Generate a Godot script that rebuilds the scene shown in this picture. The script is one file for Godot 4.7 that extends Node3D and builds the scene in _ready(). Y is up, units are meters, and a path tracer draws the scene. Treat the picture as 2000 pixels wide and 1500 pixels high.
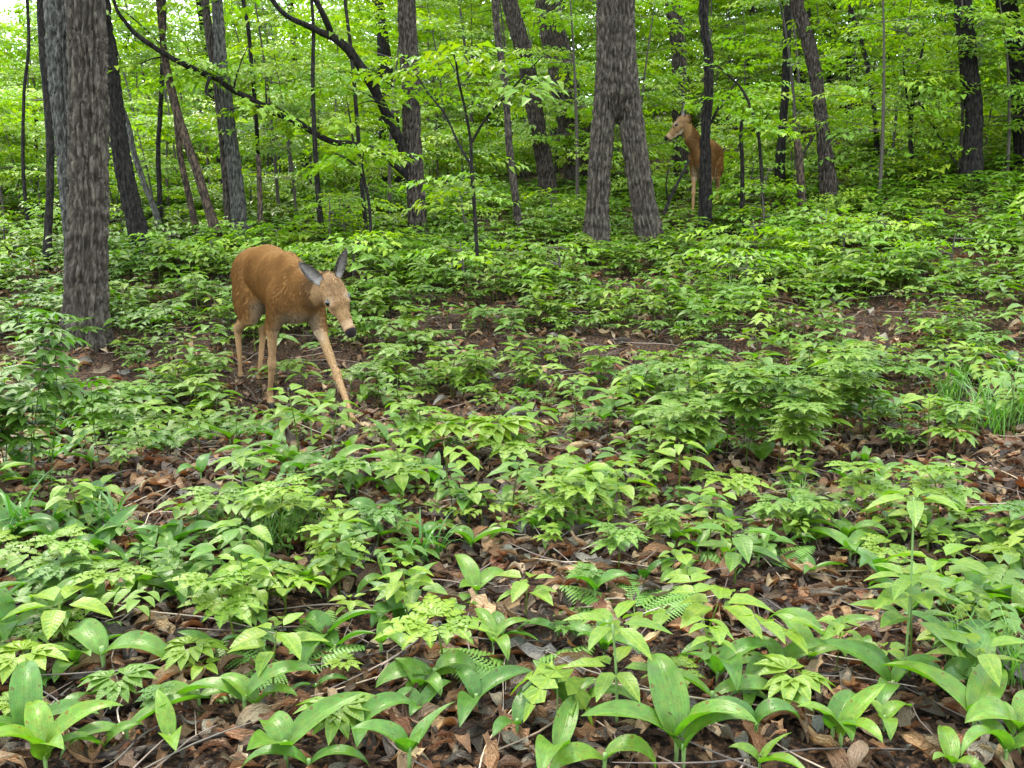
extends Node3D
# A woodland floor in early summer under a bright overcast sky, with two deer.

const F := 1921.0
const PITCH := -12.0
const EYE := Vector3(0, 1.25, 0)

var rng := RandomNumberGenerator.new()
var bump := FastNoiseLite.new()
var patch := FastNoiseLite.new()
var barknoise := FastNoiseLite.new()
var M := {}
var used := {}
var cam_basis := Basis(Vector3.RIGHT, deg_to_rad(PITCH))


# ------------------------------------------------------------------ places
func at(px: float, py: float, depth: float) -> Vector3:
	return EYE + cam_basis * Vector3((px - 1000.0) / F * depth, (750.0 - py) / F * depth, -depth)


func seen_at(p: Vector3) -> Vector3:
	var c := cam_basis.transposed() * (p - EYE)
	var d := maxf(-c.z, 0.01)
	return Vector3(1000.0 + F * c.x / d, 750.0 - F * c.y / d, d)


func soft(t: float) -> float:
	return (t + sqrt(t * t + 0.6)) * 0.5


func ground(x: float, z: float) -> float:
	var d := -z
	var y := 0.03 + 0.115 * soft(d - 5.6) + 0.15 * soft(x - 2.0) * clampf(1.4 - x * 0.05, 0.3, 1.0)
	if d > 13.0:
		var k := smoothstep(-0.35, 0.35, x / d)
		y += (d - 13.0) * lerpf(-0.15, -0.02, k)
	y -= 0.15 * exp(-(x + 1.1) * (x + 1.1) / 1.3 - (d - 5.3) * (d - 5.3) / 1.0)
	y += bump.get_noise_2d(x * 0.8, z * 0.8) * 0.07 + bump.get_noise_2d(x * 3.3 + 40.0, z * 3.3) * 0.03
	return y


func on_ground(px: float, py: float) -> Vector3:
	var dir := cam_basis * Vector3((px - 1000.0) / F, (750.0 - py) / F, -1.0)
	var t := 1.2
	while t < 40.0:
		var p := EYE + dir * t
		if p.y < ground(p.x, p.z):
			return Vector3(p.x, ground(p.x, p.z), p.z)
		t += 0.02
	return EYE + dir * 40.0


# ------------------------------------------------------------------ names and labels
func numbered(called: String) -> String:
	used[called] = used.get(called, -1) + 1
	return called if used[called] == 0 else "%s_%03d" % [called, used[called]]


func tag(o: Node3D, label: String, category: String, group := "", kind := "") -> void:
	o.set_meta("label", label)
	if category:
		o.set_meta("category", category)
	if group:
		o.set_meta("group", group)
	if kind:
		o.set_meta("kind", kind)


func thing(called: String, where := Vector3.ZERO) -> Node3D:
	var o := Node3D.new()
	o.name = numbered(called)
	add_child(o, true)
	o.position = where
	return o


func part(parent: Node, called: String, mesh: Mesh, mat: Material) -> MeshInstance3D:
	var o := MeshInstance3D.new()
	o.name = called if parent != self else numbered(called)
	o.mesh = mesh
	o.material_override = mat
	if parent.has_node(NodePath(o.name)):
		var n := 1
		while parent.has_node(NodePath("%s_%03d" % [called, n])):
			n += 1
		o.name = "%s_%03d" % [called, n]
	parent.add_child(o, true)
	return o


func scatter(parent: Node, called: String, mesh: Mesh, mat: Material, xf: Array, cols: Array) -> MultiMeshInstance3D:
	var mm := MultiMesh.new()
	mm.transform_format = MultiMesh.TRANSFORM_3D
	mm.use_colors = true
	mm.mesh = mesh
	mm.instance_count = xf.size()
	for i in xf.size():
		mm.set_instance_transform(i, xf[i])
		mm.set_instance_color(i, cols[i])
	var o := MultiMeshInstance3D.new()
	o.name = called if parent != self else numbered(called)
	o.multimesh = mm
	o.material_override = mat
	if parent.has_node(NodePath(o.name)):
		var n := 1
		while parent.has_node(NodePath("%s_%03d" % [called, n])):
			n += 1
		o.name = "%s_%03d" % [called, n]
	parent.add_child(o, true)
	o.set_meta("kind", "stuff")
	return o


# ------------------------------------------------------------------ mesh collecting
class MB:
	var v := PackedVector3Array()
	var uv := PackedVector2Array()
	var c := PackedColorArray()
	var idx := PackedInt32Array()

	func add(p: Vector3, t := Vector2.ZERO, col := Color.WHITE) -> int:
		v.append(p)
		uv.append(t)
		c.append(col)
		return v.size() - 1

	func tri(a: int, b: int, d: int) -> void:
		idx.append(a)
		idx.append(b)
		idx.append(d)

	func done(smooth: bool) -> ArrayMesh:
		var arr := []
		arr.resize(Mesh.ARRAY_MAX)
		arr[Mesh.ARRAY_VERTEX] = v
		arr[Mesh.ARRAY_TEX_UV] = uv
		arr[Mesh.ARRAY_COLOR] = c
		arr[Mesh.ARRAY_INDEX] = idx
		if smooth:
			var st := SurfaceTool.new()
			st.create_from_arrays(arr)
			st.generate_normals()
			return st.commit()
		var m := ArrayMesh.new()
		m.add_surface_from_arrays(Mesh.PRIMITIVE_TRIANGLES, arr)
		return m


# a tapered tube through points p with radii r; bark = depth of the furrowed relief in metres
func tube(mb: MB, p: Array, r: Array, sides: int, step: float, bark := 0.0, wob := 0.0, seed_ := 0.0) -> void:
	var c := []
	var rr := []
	for i in p.size() - 1:
		var a: Vector3 = p[maxi(i - 1, 0)]
		var b: Vector3 = p[i]
		var d: Vector3 = p[i + 1]
		var e: Vector3 = p[mini(i + 2, p.size() - 1)]
		var n := maxi(1, int(ceil(b.distance_to(d) / step)))
		for k in n:
			var t := float(k) / n
			c.append(b.cubic_interpolate(d, a, e, t))
			rr.append(lerpf(r[i], r[i + 1], t))
	c.append(p[-1])
	rr.append(r[-1])
	var side := Vector3.RIGHT
	var along := 0.0
	var first := mb.v.size()
	var sides_at := c.size() / 4
	var ridge := 0.044 if sides > 72 else 0.045
	for j in c.size():
		var t: Vector3 = (c[mini(j + 1, c.size() - 1)] - c[maxi(j - 1, 0)]).normalized()
		side = (side - t * side.dot(t)).normalized()
		var other := t.cross(side)
		if j > 0:
			along += c[j].distance_to(c[j - 1])
		for i in sides + 1:
			var ang := TAU * (i % sides) / sides
			var dir := side * cos(ang) + other * sin(ang)
			var rad: float = rr[j]
			if wob > 0.0:
				rad *= 1.0 + wob * bump.get_noise_3d(cos(ang) * 9.0 + seed_ * 7.0, along * 14.0, sin(ang) * 9.0)
			if bark > 0.0:
				# long wandering ridges, cut across here and there
				var k: float = rr[j] * 16.0
				var many := maxf(5.0, round(TAU * rr[sides_at] / ridge))
				var wander := bump.get_noise_3d(cos(ang) * k * 1.6 + seed_, along * 5.0, sin(ang) * k * 1.6)
				var fine := bump.get_noise_3d(cos(ang) * k * 7.0, along * 26.0 + seed_, sin(ang) * k * 7.0)
				var up_ := pow(absf(sin(many * 0.5 * ang + wander * 3.0)), 0.85)
				var q := barknoise.get_noise_3d(cos(ang) * k * 1.3 + seed_, along * 7.0, sin(ang) * k * 1.3)
				rad += bark * (up_ * (0.5 + 0.5 * smoothstep(-1.0, -0.82, q)) - 0.75 + 0.14 * fine)
			mb.add(c[j] + dir * rad, Vector2(float(i) / sides, along))
	for j in c.size() - 1:
		for i in sides:
			var a := first + j * (sides + 1) + i
			var b := a + sides + 1
			mb.tri(a, b + 1, a + 1)
			mb.tri(a, b, b + 1)
	# close the upper end
	var cap := mb.add(c[-1])
	var ring := first + (c.size() - 1) * (sides + 1)
	for i in sides:
		mb.tri(ring + i, cap, ring + i + 1)


# ------------------------------------------------------------------ leaves
# a simple ovate leaf folded along its midrib; round_ > 0.5 gives a fuller outline
func ovate(mb: MB, base: Vector3, dir: Vector3, up: Vector3, l: float, w: float, col: Color, full: bool, droop := 0.25, fold := 0.18) -> void:
	var s := dir.cross(up).normalized()
	var tip := base + dir * l - up * (l * droop)
	var b := mb.add(base, Vector2(0.5, 0), col)
	var t := mb.add(tip, Vector2(0.5, 1), col)
	var lift := up * (w * fold)
	if not full:
		var m := mb.add(base + dir * (l * 0.45) - up * (l * droop * 0.15), Vector2(0.5, 0.45), col)
		var q := base + dir * (l * 0.42) - up * (l * droop * 0.12) + lift
		var a := mb.add(q + s * w * 0.5, Vector2(1, 0.42), col)
		var e := mb.add(q - s * w * 0.5, Vector2(0, 0.42), col)
		mb.tri(b, m, a)
		mb.tri(a, m, t)
		mb.tri(b, e, m)
		mb.tri(e, t, m)
		return
	var m1 := mb.add(base + dir * (l * 0.3) - up * (l * droop * 0.06), Vector2(0.5, 0.3), col)
	var m2 := mb.add(base + dir * (l * 0.66) - up * (l * droop * 0.4), Vector2(0.5, 0.66), col)
	for sg in [1.0, -1.0]:
		var q1 := mb.add(base + dir * (l * 0.22) + lift * 0.8 + s * (w * 0.46 * sg), Vector2(0.5 + 0.46 * sg, 0.22), col)
		var q2 := mb.add(base + dir * (l * 0.5) + lift - up * (l * droop * 0.2) + s * (w * 0.5 * sg), Vector2(0.5 + 0.5 * sg, 0.5), col)
		var q3 := mb.add(base + dir * (l * 0.78) + lift * 0.5 - up * (l * droop * 0.55) + s * (w * 0.3 * sg), Vector2(0.5 + 0.3 * sg, 0.78), col)
		for f in [[b, q1, m1], [q1, q2, m1], [m1, q2, m2], [q2, q3, m2], [m2, q3, t]]:
			if sg > 0.0:
				mb.tri(f[0], f[2], f[1])
			else:
				mb.tri(f[0], f[1], f[2])


# a toothed blade: one lobe of a cut leaf or one fern pinna
func toothed(mb: MB, base: Vector3, dir: Vector3, up: Vector3, l: float, w: float, teeth: int, col: Color, droop := 0.2, cut := 0.45) -> void:
	var s := dir.cross(up).normalized()
	var mids := []
	for i in teeth + 1:
		var t := float(i) / teeth
		mids.append(mb.add(base + dir * (l * t) - up * (l * droop * t * t), Vector2(0.5, t), col))
	for sg in [1.0, -1.0]:
		for i in teeth:
			var t := float(i) / teeth
			var t2 := minf(t + 0.8 / teeth, 0.98)
			var wide := w * 0.5 * sin(PI * clampf(0.06 + 0.94 * pow(t, 0.8), 0.0, 1.0)) + w * 0.03
			var wide2 := w * 0.5 * sin(PI * clampf(0.06 + 0.94 * pow(t2, 0.8), 0.0, 1.0))
			var inner := mb.add(base + dir * (l * (t + 0.1 / teeth)) - up * (l * droop * t * t - wide * (1.0 - cut) * 0.25) + s * (wide * (1.0 - cut) * sg), Vector2(0.5 + 0.3 * sg, t), col)
			var outer := mb.add(base + dir * (l * t2) - up * (l * droop * t2 * t2 - wide2 * 0.25) + s * (wide2 * sg), Vector2(0.5 + 0.5 * sg, t2), col)
			if sg > 0.0:
				mb.tri(mids[i], mids[i + 1], inner)
				mb.tri(inner, mids[i + 1], outer)
			else:
				mb.tri(mids[i], inner, mids[i + 1])
				mb.tri(inner, outer, mids[i + 1])


func vary(c: Color, k: float) -> Color:
	var f := 1.0 + rng.randf_range(-k, k)
	return Color(c.r * f * (1.0 + rng.randf_range(-k, k) * 0.6), c.g * f, c.b * f * (1.0 + rng.randf_range(-k, k) * 0.5))


# the long arching leaf of the lily-like plants, with a midrib fold and wavy edge
func strap_leaf(l: float, w: float, a0: float, a1: float, fold: float, twist: float, segs := 12) -> ArrayMesh:
	var mb := MB.new()
	var p := Vector3.ZERO
	var ph := rng.randf() * 6.0
	for j in segs + 1:
		var v := float(j) / segs
		var ang := deg_to_rad(lerpf(a0, a1, pow(v, 1.25)))
		var t := Vector3(sin(ang), cos(ang), 0)
		var n := Vector3(-cos(ang), sin(ang), 0)
		if j > 0:
			p += t * (l / segs)
		var half := w * 0.5 * pow(maxf(sin(PI * clampf(pow(v, 0.78) * 0.985 + 0.015, 0.0, 1.0)), 0.0), 0.85) + 0.0022 * (1.0 - v)
		var tw := twist * v
		for i in 5:
			var s := (i - 2) / 2.0
			var side := Vector3(0, 0, 1) * cos(tw) + n * sin(tw)
			var nn := n * cos(tw) - Vector3(0, 0, 1) * sin(tw)
			var lift := fold * absf(s) * half + 0.05 * half * sin(v * 11.0 + ph + s * 2.0) * absf(s)
			mb.add(p + side * (s * half) + nn * lift, Vector2(s * 0.5 + 0.5, v))
	for j in segs:
		for i in 4:
			var a := j * 5 + i
			mb.tri(a, a + 5, a + 1)
			mb.tri(a + 1, a + 5, a + 6)
	return mb.done(true)


# a spray: one flat twig with alternate leaves, lying along +x, leaf faces up
func spray(n: int, l: float, w: float, full: bool, length: float, wide: float, dr := 0.25) -> ArrayMesh:
	var mb := MB.new()
	for i in n:
		var t := (i + 0.6) / n
		var sg := 1.0 if i % 2 else -1.0
		var out := rng.randf_range(0.0, 1.0) * wide * sin(PI * (0.15 + 0.75 * t))
		var base := Vector3(length * t * 0.9, rng.randf_range(-0.05, 0.05) * length, sg * out)
		var yaw := sg * rng.randf_range(0.3, 1.3)
		var up := Vector3(rng.randf_range(-0.3, 0.3), 1, rng.randf_range(-0.3, 0.3)).normalized()
		var dir := Vector3(cos(yaw), rng.randf_range(-0.25, 0.15), sin(yaw))
		dir = (dir - up * dir.dot(up)).normalized()
		var k := rng.randf_range(0.7, 1.2)
		ovate(mb, base, dir, up, l * k, w * k, vary(Color(1, 1, 1), 0.22), full, dr + rng.randf_range(-0.1, 0.2), 0.2)
	return mb.done(false)


# ------------------------------------------------------------------ textures and materials
func noise_tex(n: FastNoiseLite, colors: Array, size := 512, normal := false) -> NoiseTexture2D:
	var t := NoiseTexture2D.new()
	t.width = size
	t.height = size
	t.seamless = true
	t.noise = n
	if colors.size():
		var g := Gradient.new()
		var offs := PackedFloat32Array()
		var cs := PackedColorArray()
		for c in colors:
			offs.append(c[0])
			cs.append(c[1])
		g.offsets = offs
		g.colors = cs
		t.color_ramp = g
	return t


func make_noise(type: int, freq: float, seed_: int, fractal := FastNoiseLite.FRACTAL_FBM, oct := 4) -> FastNoiseLite:
	var n := FastNoiseLite.new()
	n.noise_type = type
	n.frequency = freq
	n.seed = seed_
	n.fractal_type = fractal
	n.fractal_octaves = oct
	return n


func bark_material(name_: String, dark: Color, mid: Color, pale: Color, depth: float, fine: float) -> StandardMaterial3D:
	var m := StandardMaterial3D.new()
	m.resource_name = name_
	var hn := make_noise(FastNoiseLite.TYPE_CELLULAR, 0.03, 11, FastNoiseLite.FRACTAL_FBM, 3)
	hn.cellular_return_type = FastNoiseLite.RETURN_DISTANCE2_SUB
	hn.domain_warp_enabled = true
	hn.domain_warp_amplitude = 22.0
	hn.domain_warp_frequency = 0.02
	m.heightmap_enabled = true
	m.heightmap_texture = noise_tex(hn, [])
	m.heightmap_scale = depth
	m.albedo_texture = noise_tex(make_noise(FastNoiseLite.TYPE_SIMPLEX, 0.022, 5, FastNoiseLite.FRACTAL_FBM, 5), [[0.25, dark], [0.5, mid], [0.62, mid.lerp(pale, 0.5)], [0.75, pale]])
	m.uv1_triplanar = true
	m.uv1_scale = Vector3(fine, fine * 0.3, fine)
	m.roughness = 0.85
	m.metallic_specular = 0.2
	return m


func leaf_material(name_: String, base: Color, glow: Color, rough: float, tex: Texture2D = null, height: Texture2D = null, hs := 0.0) -> StandardMaterial3D:
	var m := StandardMaterial3D.new()
	m.resource_name = name_
	m.albedo_color = base.linear_to_srgb()
	m.vertex_color_use_as_albedo = true
	m.roughness = rough
	m.metallic_specular = 0.38
	m.backlight_enabled = true
	m.backlight = glow.linear_to_srgb()
	m.cull_mode = BaseMaterial3D.CULL_DISABLED
	if tex:
		m.albedo_texture = tex
	if height:
		m.heightmap_enabled = true
		m.heightmap_texture = height
		m.heightmap_scale = hs
	return m


func strap_textures() -> Array:
	var w := 128
	var h := 384
	var bytes := PackedByteArray()
	var hb := PackedByteArray()
	bytes.resize(w * h * 3)
	hb.resize(w * h)
	var n := make_noise(FastNoiseLite.TYPE_SIMPLEX, 0.02, 3)
	for y in h:
		for x in w:
			var s := (x + 0.5) / w
			var rib := cos(s * TAU * 11.0)
			var mid := exp(-pow((s - 0.5) * 30.0, 2.0))
			var g := 0.88 + 0.025 * rib + 0.1 * n.get_noise_2d(x * 0.8, y * 0.5) + 0.1 * mid
			var o := (y * w + x) * 3
			bytes[o] = int(clampf(g * (1.0 + 0.12 * n.get_noise_2d(x, y + 900)), 0, 1) * 255)
			bytes[o + 1] = int(clampf(g, 0, 1) * 255)
			bytes[o + 2] = int(clampf(g * 0.97, 0, 1) * 255)
			hb[y * w + x] = int(clampf(0.35 + 0.045 * rib - 0.2 * mid, 0, 1) * 255)
	# brown specks and bitten, dry patches
	for k in 26:
		var cx := rng.randi_range(0, w - 1)
		var cy := rng.randi_range(20, h - 1)
		var r := rng.randf_range(0.8, 2.6) if k > 3 else rng.randf_range(4.0, 9.0)
		for y in range(-10, 11):
			for x in range(-10, 11):
				var d := Vector2(x, y).length() / r + 0.5 * n.get_noise_2d((cx + x) * 5.0, (cy + y) * 5.0)
				if d < 1.0 and cx + x >= 0 and cx + x < w and cy + y < h and cy + y >= 0:
					var o := ((cy + y) * w + cx + x) * 3
					bytes[o] = mini(255, int(bytes[o] * 1.02))
					bytes[o + 1] = int(bytes[o + 1] * 0.66)
					bytes[o + 2] = int(bytes[o + 2] * 0.75)
	# rain drops standing on the leaf
	for k in 90:
		var cx := rng.randi_range(4, w - 5)
		var cy := rng.randi_range(30, h - 10)
		var r := rng.randf_range(1.2, 3.4)
		for y in range(-4, 5):
			for x in range(-4, 5):
				var d := Vector2(x, y * 0.75).length() / r
				if d < 1.0 and cx + x >= 0 and cx + x < w and cy + y < h:
					hb[(cy + y) * w + cx + x] = int(clampf(0.4 + 0.6 * sqrt(1.0 - d * d), 0, 1) * 255)
	var a := Image.create_from_data(w, h, false, Image.FORMAT_RGB8, bytes)
	var b := Image.create_from_data(w, h, false, Image.FORMAT_L8, hb)
	return [ImageTexture.create_from_image(a), ImageTexture.create_from_image(b)]


func herb_textures() -> Array:
	# pinnate veins on a slightly mottled blade
	var w := 128
	var bytes := PackedByteArray()
	var hb := PackedByteArray()
	bytes.resize(w * w * 3)
	hb.resize(w * w)
	var n := make_noise(FastNoiseLite.TYPE_SIMPLEX, 0.03, 31)
	for y in w:
		for x in w:
			var s := absf((x + 0.5) / w - 0.5) * 2.0
			var v := (y + 0.5) / w
			var u := fposmod((v - s * 0.28) * 8.0, 1.0)
			var vein := exp(-pow((u - 0.5) * 7.0, 2.0)) * (1.0 - s * 0.5)
			var mid := exp(-pow(s * 14.0, 2.0))
			var m := n.get_noise_2d(x, y)
			var g := 0.86 + 0.08 * m + 0.08 * maxf(vein * 0.7, mid)
			var o := (y * w + x) * 3
			bytes[o] = int(clampf(g * (1.0 + 0.1 * m), 0, 1) * 255)
			bytes[o + 1] = int(clampf(g, 0, 1) * 255)
			bytes[o + 2] = int(clampf(g, 0, 1) * 255)
			hb[y * w + x] = int(clampf(0.6 - 0.4 * maxf(vein, mid) + 0.12 * m, 0, 1) * 255)
	return [ImageTexture.create_from_image(Image.create_from_data(w, w, false, Image.FORMAT_RGB8, bytes)), ImageTexture.create_from_image(Image.create_from_data(w, w, false, Image.FORMAT_L8, hb))]


func make_materials() -> void:
	M.bark = bark_material("furrowed bark", Color(0.1, 0.08, 0.065), Color(0.17, 0.145, 0.12), Color(0.29, 0.26, 0.22), 0.9, 3.0)
	M.bark_plate = bark_material("plated bark", Color(0.14, 0.118, 0.095), Color(0.2, 0.175, 0.145), Color(0.31, 0.285, 0.24), 0.25, 2.2)
	M.bark_dark = bark_material("dark wet bark", Color(0.055, 0.048, 0.04), Color(0.1, 0.088, 0.075), Color(0.17, 0.155, 0.13), 0.9, 3.0)
	M.bark_lichen = bark_material("bark with rusty lichen", Color(0.1, 0.08, 0.063), Color(0.18, 0.15, 0.122), Color(0.32, 0.26, 0.2), 0.9, 3.2)
	M.bark_grey = bark_material("grey smooth bark", Color(0.13, 0.125, 0.11), Color(0.23, 0.22, 0.195), Color(0.33, 0.32, 0.29), 0.7, 3.0)
	M.stick = bark_material("dead wood", Color(0.1, 0.08, 0.065), Color(0.17, 0.145, 0.12), Color(0.3, 0.27, 0.23), 0.6, 3.0)
	M.stick.uv1_scale = Vector3(1.6, 9, 9)
	var st := strap_textures()
	var hb := herb_textures()
	M.strap = leaf_material("lily leaf", Color(0.115, 0.215, 0.026), Color(0.58, 0.88, 0.12), 0.38, st[0], st[1], 0.12)
	M.herb = leaf_material("herb leaf", Color(0.15, 0.245, 0.024), Color(0.65, 0.9, 0.1), 0.4, hb[0], hb[1], 0.15)
	M.tree_leaf = leaf_material("tree leaf", Color(0.2, 0.31, 0.03), Color(0.86, 1.0, 0.1), 0.4)
	M.fern = leaf_material("fern", Color(0.125, 0.235, 0.035), Color(0.45, 0.8, 0.18), 0.45)
	M.grass = leaf_material("grass blade", Color(0.11, 0.21, 0.035), Color(0.5, 0.8, 0.14), 0.4)
	M.stem = leaf_material("green stem", Color(0.12, 0.19, 0.05), Color(0.1, 0.15, 0.03), 0.5)
	M.woody = leaf_material("woody stem", Color(0.045, 0.035, 0.025), Color(0.0, 0.0, 0.0), 0.7)
	M.woody.backlight_enabled = false
	M.dead = leaf_material("fallen leaf", Color(1, 1, 1), Color(0.3, 0.16, 0.06), 0.55)
	var dn := make_noise(FastNoiseLite.TYPE_SIMPLEX, 0.03, 9)
	M.dead.metallic_specular = 0.42
	M.dead.heightmap_enabled = true
	M.dead.heightmap_texture = noise_tex(dn, [], 256)
	M.dead.heightmap_scale = 0.5
	M.twig = StandardMaterial3D.new()
	M.twig.vertex_color_use_as_albedo = true
	M.twig.roughness = 0.75
	var g := StandardMaterial3D.new()
	g.resource_name = "leaf mould"
	g.albedo_texture = noise_tex(make_noise(FastNoiseLite.TYPE_SIMPLEX, 0.02, 21, FastNoiseLite.FRACTAL_FBM, 6), [[0.2, Color(0.08, 0.06, 0.045)], [0.45, Color(0.15, 0.11, 0.08)], [0.6, Color(0.22, 0.155, 0.105)], [0.8, Color(0.33, 0.24, 0.165)]], 1024)
	g.uv1_triplanar = true
	g.uv1_world_triplanar = true
	g.uv1_scale = Vector3(1.7, 1.7, 1.7)
	g.heightmap_enabled = true
	g.heightmap_texture = noise_tex(make_noise(FastNoiseLite.TYPE_SIMPLEX, 0.03, 8, FastNoiseLite.FRACTAL_FBM, 5), [])
	g.heightmap_scale = 2.5
	g.roughness = 0.85
	g.metallic_specular = 0.2
	M.ground = g
	var fur := StandardMaterial3D.new()
	fur.resource_name = "deer coat"
	fur.vertex_color_use_as_albedo = true
	fur.roughness = 0.7
	fur.rim_enabled = true
	fur.rim = 0.08
	fur.metallic_specular = 0.12
	fur.rim_tint = 0.6
	M.fur = fur
	var eye := StandardMaterial3D.new()
	eye.albedo_color = Color(0.03, 0.02, 0.015)
	eye.roughness = 0.08
	M.eye = eye


# ------------------------------------------------------------------ start
func _ready() -> void:
	rng.seed = 4021
	bump.noise_type = FastNoiseLite.TYPE_SIMPLEX
	bump.frequency = 0.35
	bump.seed = 7
	patch.noise_type = FastNoiseLite.TYPE_SIMPLEX
	patch.frequency = 0.55
	patch.seed = 19
	barknoise.noise_type = FastNoiseLite.TYPE_CELLULAR
	barknoise.cellular_return_type = FastNoiseLite.RETURN_DISTANCE2_SUB
	barknoise.frequency = 1.0
	barknoise.fractal_type = FastNoiseLite.FRACTAL_NONE
	barknoise.domain_warp_enabled = true
	barknoise.domain_warp_amplitude = 0.7
	barknoise.domain_warp_frequency = 0.6
	setup_view()
	make_materials()
	build_ground()
	build_trees()
	build_saplings()
	build_distance()
	build_deer()
	build_floor_plants()
	settle_labels()


func setup_view() -> void:
	var cam := Camera3D.new()
	cam.name = "camera"
	cam.position = EYE
	cam.rotation_degrees.x = PITCH
	cam.fov = rad_to_deg(2.0 * atan(750.0 / F))
	cam.near = 0.05
	cam.far = 300.0
	add_child(cam)
	cam.current = true
	var we := WorldEnvironment.new()
	we.name = "daylight"
	var e := Environment.new()
	e.background_mode = Environment.BG_SKY
	var sm := ProceduralSkyMaterial.new()
	sm.sky_top_color = Color(0.86, 0.93, 1.0)
	sm.sky_horizon_color = Color(0.93, 0.97, 1.0)
	sm.sky_curve = 0.2
	sm.ground_bottom_color = Color(0.12, 0.11, 0.08)
	sm.ground_horizon_color = Color(0.3, 0.32, 0.25)
	var sky := Sky.new()
	sky.sky_material = sm
	e.sky = sky
	e.tonemap_mode = Environment.TONE_MAPPER_LINEAR
	e.tonemap_exposure = 6.7
	e.sdfgi_enabled = true
	e.ssao_enabled = true
	e.ssil_enabled = true
	we.environment = e
	add_child(we)
	var sun := DirectionalLight3D.new()
	sun.name = "sun_through_cloud"
	sun.light_energy = 0.45
	sun.light_color = Color(1.0, 0.97, 0.9)
	sun.light_angular_distance = 14.0
	sun.shadow_enabled = true
	add_child(sun)
	sun.look_at_from_position(Vector3.ZERO, Vector3(0.35, -1.0, 0.55), Vector3.UP)


# ------------------------------------------------------------------ ground
func build_ground() -> void:
	var xs := []
	var zs := []
	var x := -40.0
	while x < 40.0:
		xs.append(x)
		x += 0.05 if absf(x) < 3.5 else (0.12 if absf(x) < 8.0 else 1.0)
	var z := 8.0
	while z > -70.0:
		zs.append(z)
		z -= 1.0 if z > 0.0 else (0.05 if z > -7.0 else (0.15 if z > -14.0 else 1.0))
	var mb := MB.new()
	for zz in zs:
		for xx in xs:
			mb.add(Vector3(xx, ground(xx, zz), zz))
	var n := xs.size()
	for j in zs.size() - 1:
		for i in n - 1:
			var a := j * n + i
			mb.tri(a, a + n, a + 1)
			mb.tri(a + 1, a + n, a + n + 1)
	var o := part(self, "ground", mb.done(true), M.ground)
	tag(o, "brown forest floor of damp soil and leaf mould", "", "", "structure")
	build_litter(o)


func dead_leaf(kind: int) -> ArrayMesh:
	var mb := MB.new()
	var segs := 7
	var l := rng.randf_range(0.075, 0.13)
	var w := l * rng.randf_range(0.42, 0.65)
	var curl := rng.randf_range(0.3, 2.3)
	var bend := rng.randf_range(-1.6, 1.6)
	var tw := rng.randf_range(-0.8, 0.8)
	for j in segs + 1:
		var v := float(j) / segs
		var half := w * 0.5 * sin(PI * clampf(0.06 + 0.9 * v, 0.0, 1.0))
		if kind % 2:
			half *= 0.72 + 0.38 * cos(v * 19.0)
		var y := bend * l * (v - 0.5) * (v - 0.5) + 0.012
		for i in 5:
			var s := (i - 2) / 2.0
			var a := s * curl
			var q := Vector3((v - 0.5) * l, y + half * (1.0 - cos(a)) / maxf(curl, 0.3) * 0.9, half * sin(a) / maxf(curl, 0.3))
			q = q.rotated(Vector3.RIGHT, tw * (v - 0.5))
			q.y += rng.randf_range(-0.0025, 0.0025)
			mb.add(q, Vector2(s * 0.5 + 0.5, v), vary(Color(1, 1, 1), 0.12))
	for j in segs:
		for i in 4:
			var a := j * 5 + i
			mb.tri(a, a + 1, a + 5)
			mb.tri(a + 1, a + 6, a + 5)
	return mb.done(true)


func dead_color() -> Color:
	var cs := [Color(0.2, 0.105, 0.042), Color(0.14, 0.06, 0.022), Color(0.05, 0.031, 0.017), Color(0.16, 0.135, 0.095), Color(0.34, 0.23, 0.12), Color(0.18, 0.088, 0.032), Color(0.25, 0.155, 0.07), Color(0.085, 0.045, 0.02), Color(0.05, 0.034, 0.02), Color(0.13, 0.08, 0.04)]
	return vary(cs[rng.randi() % cs.size()], 0.2)


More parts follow.
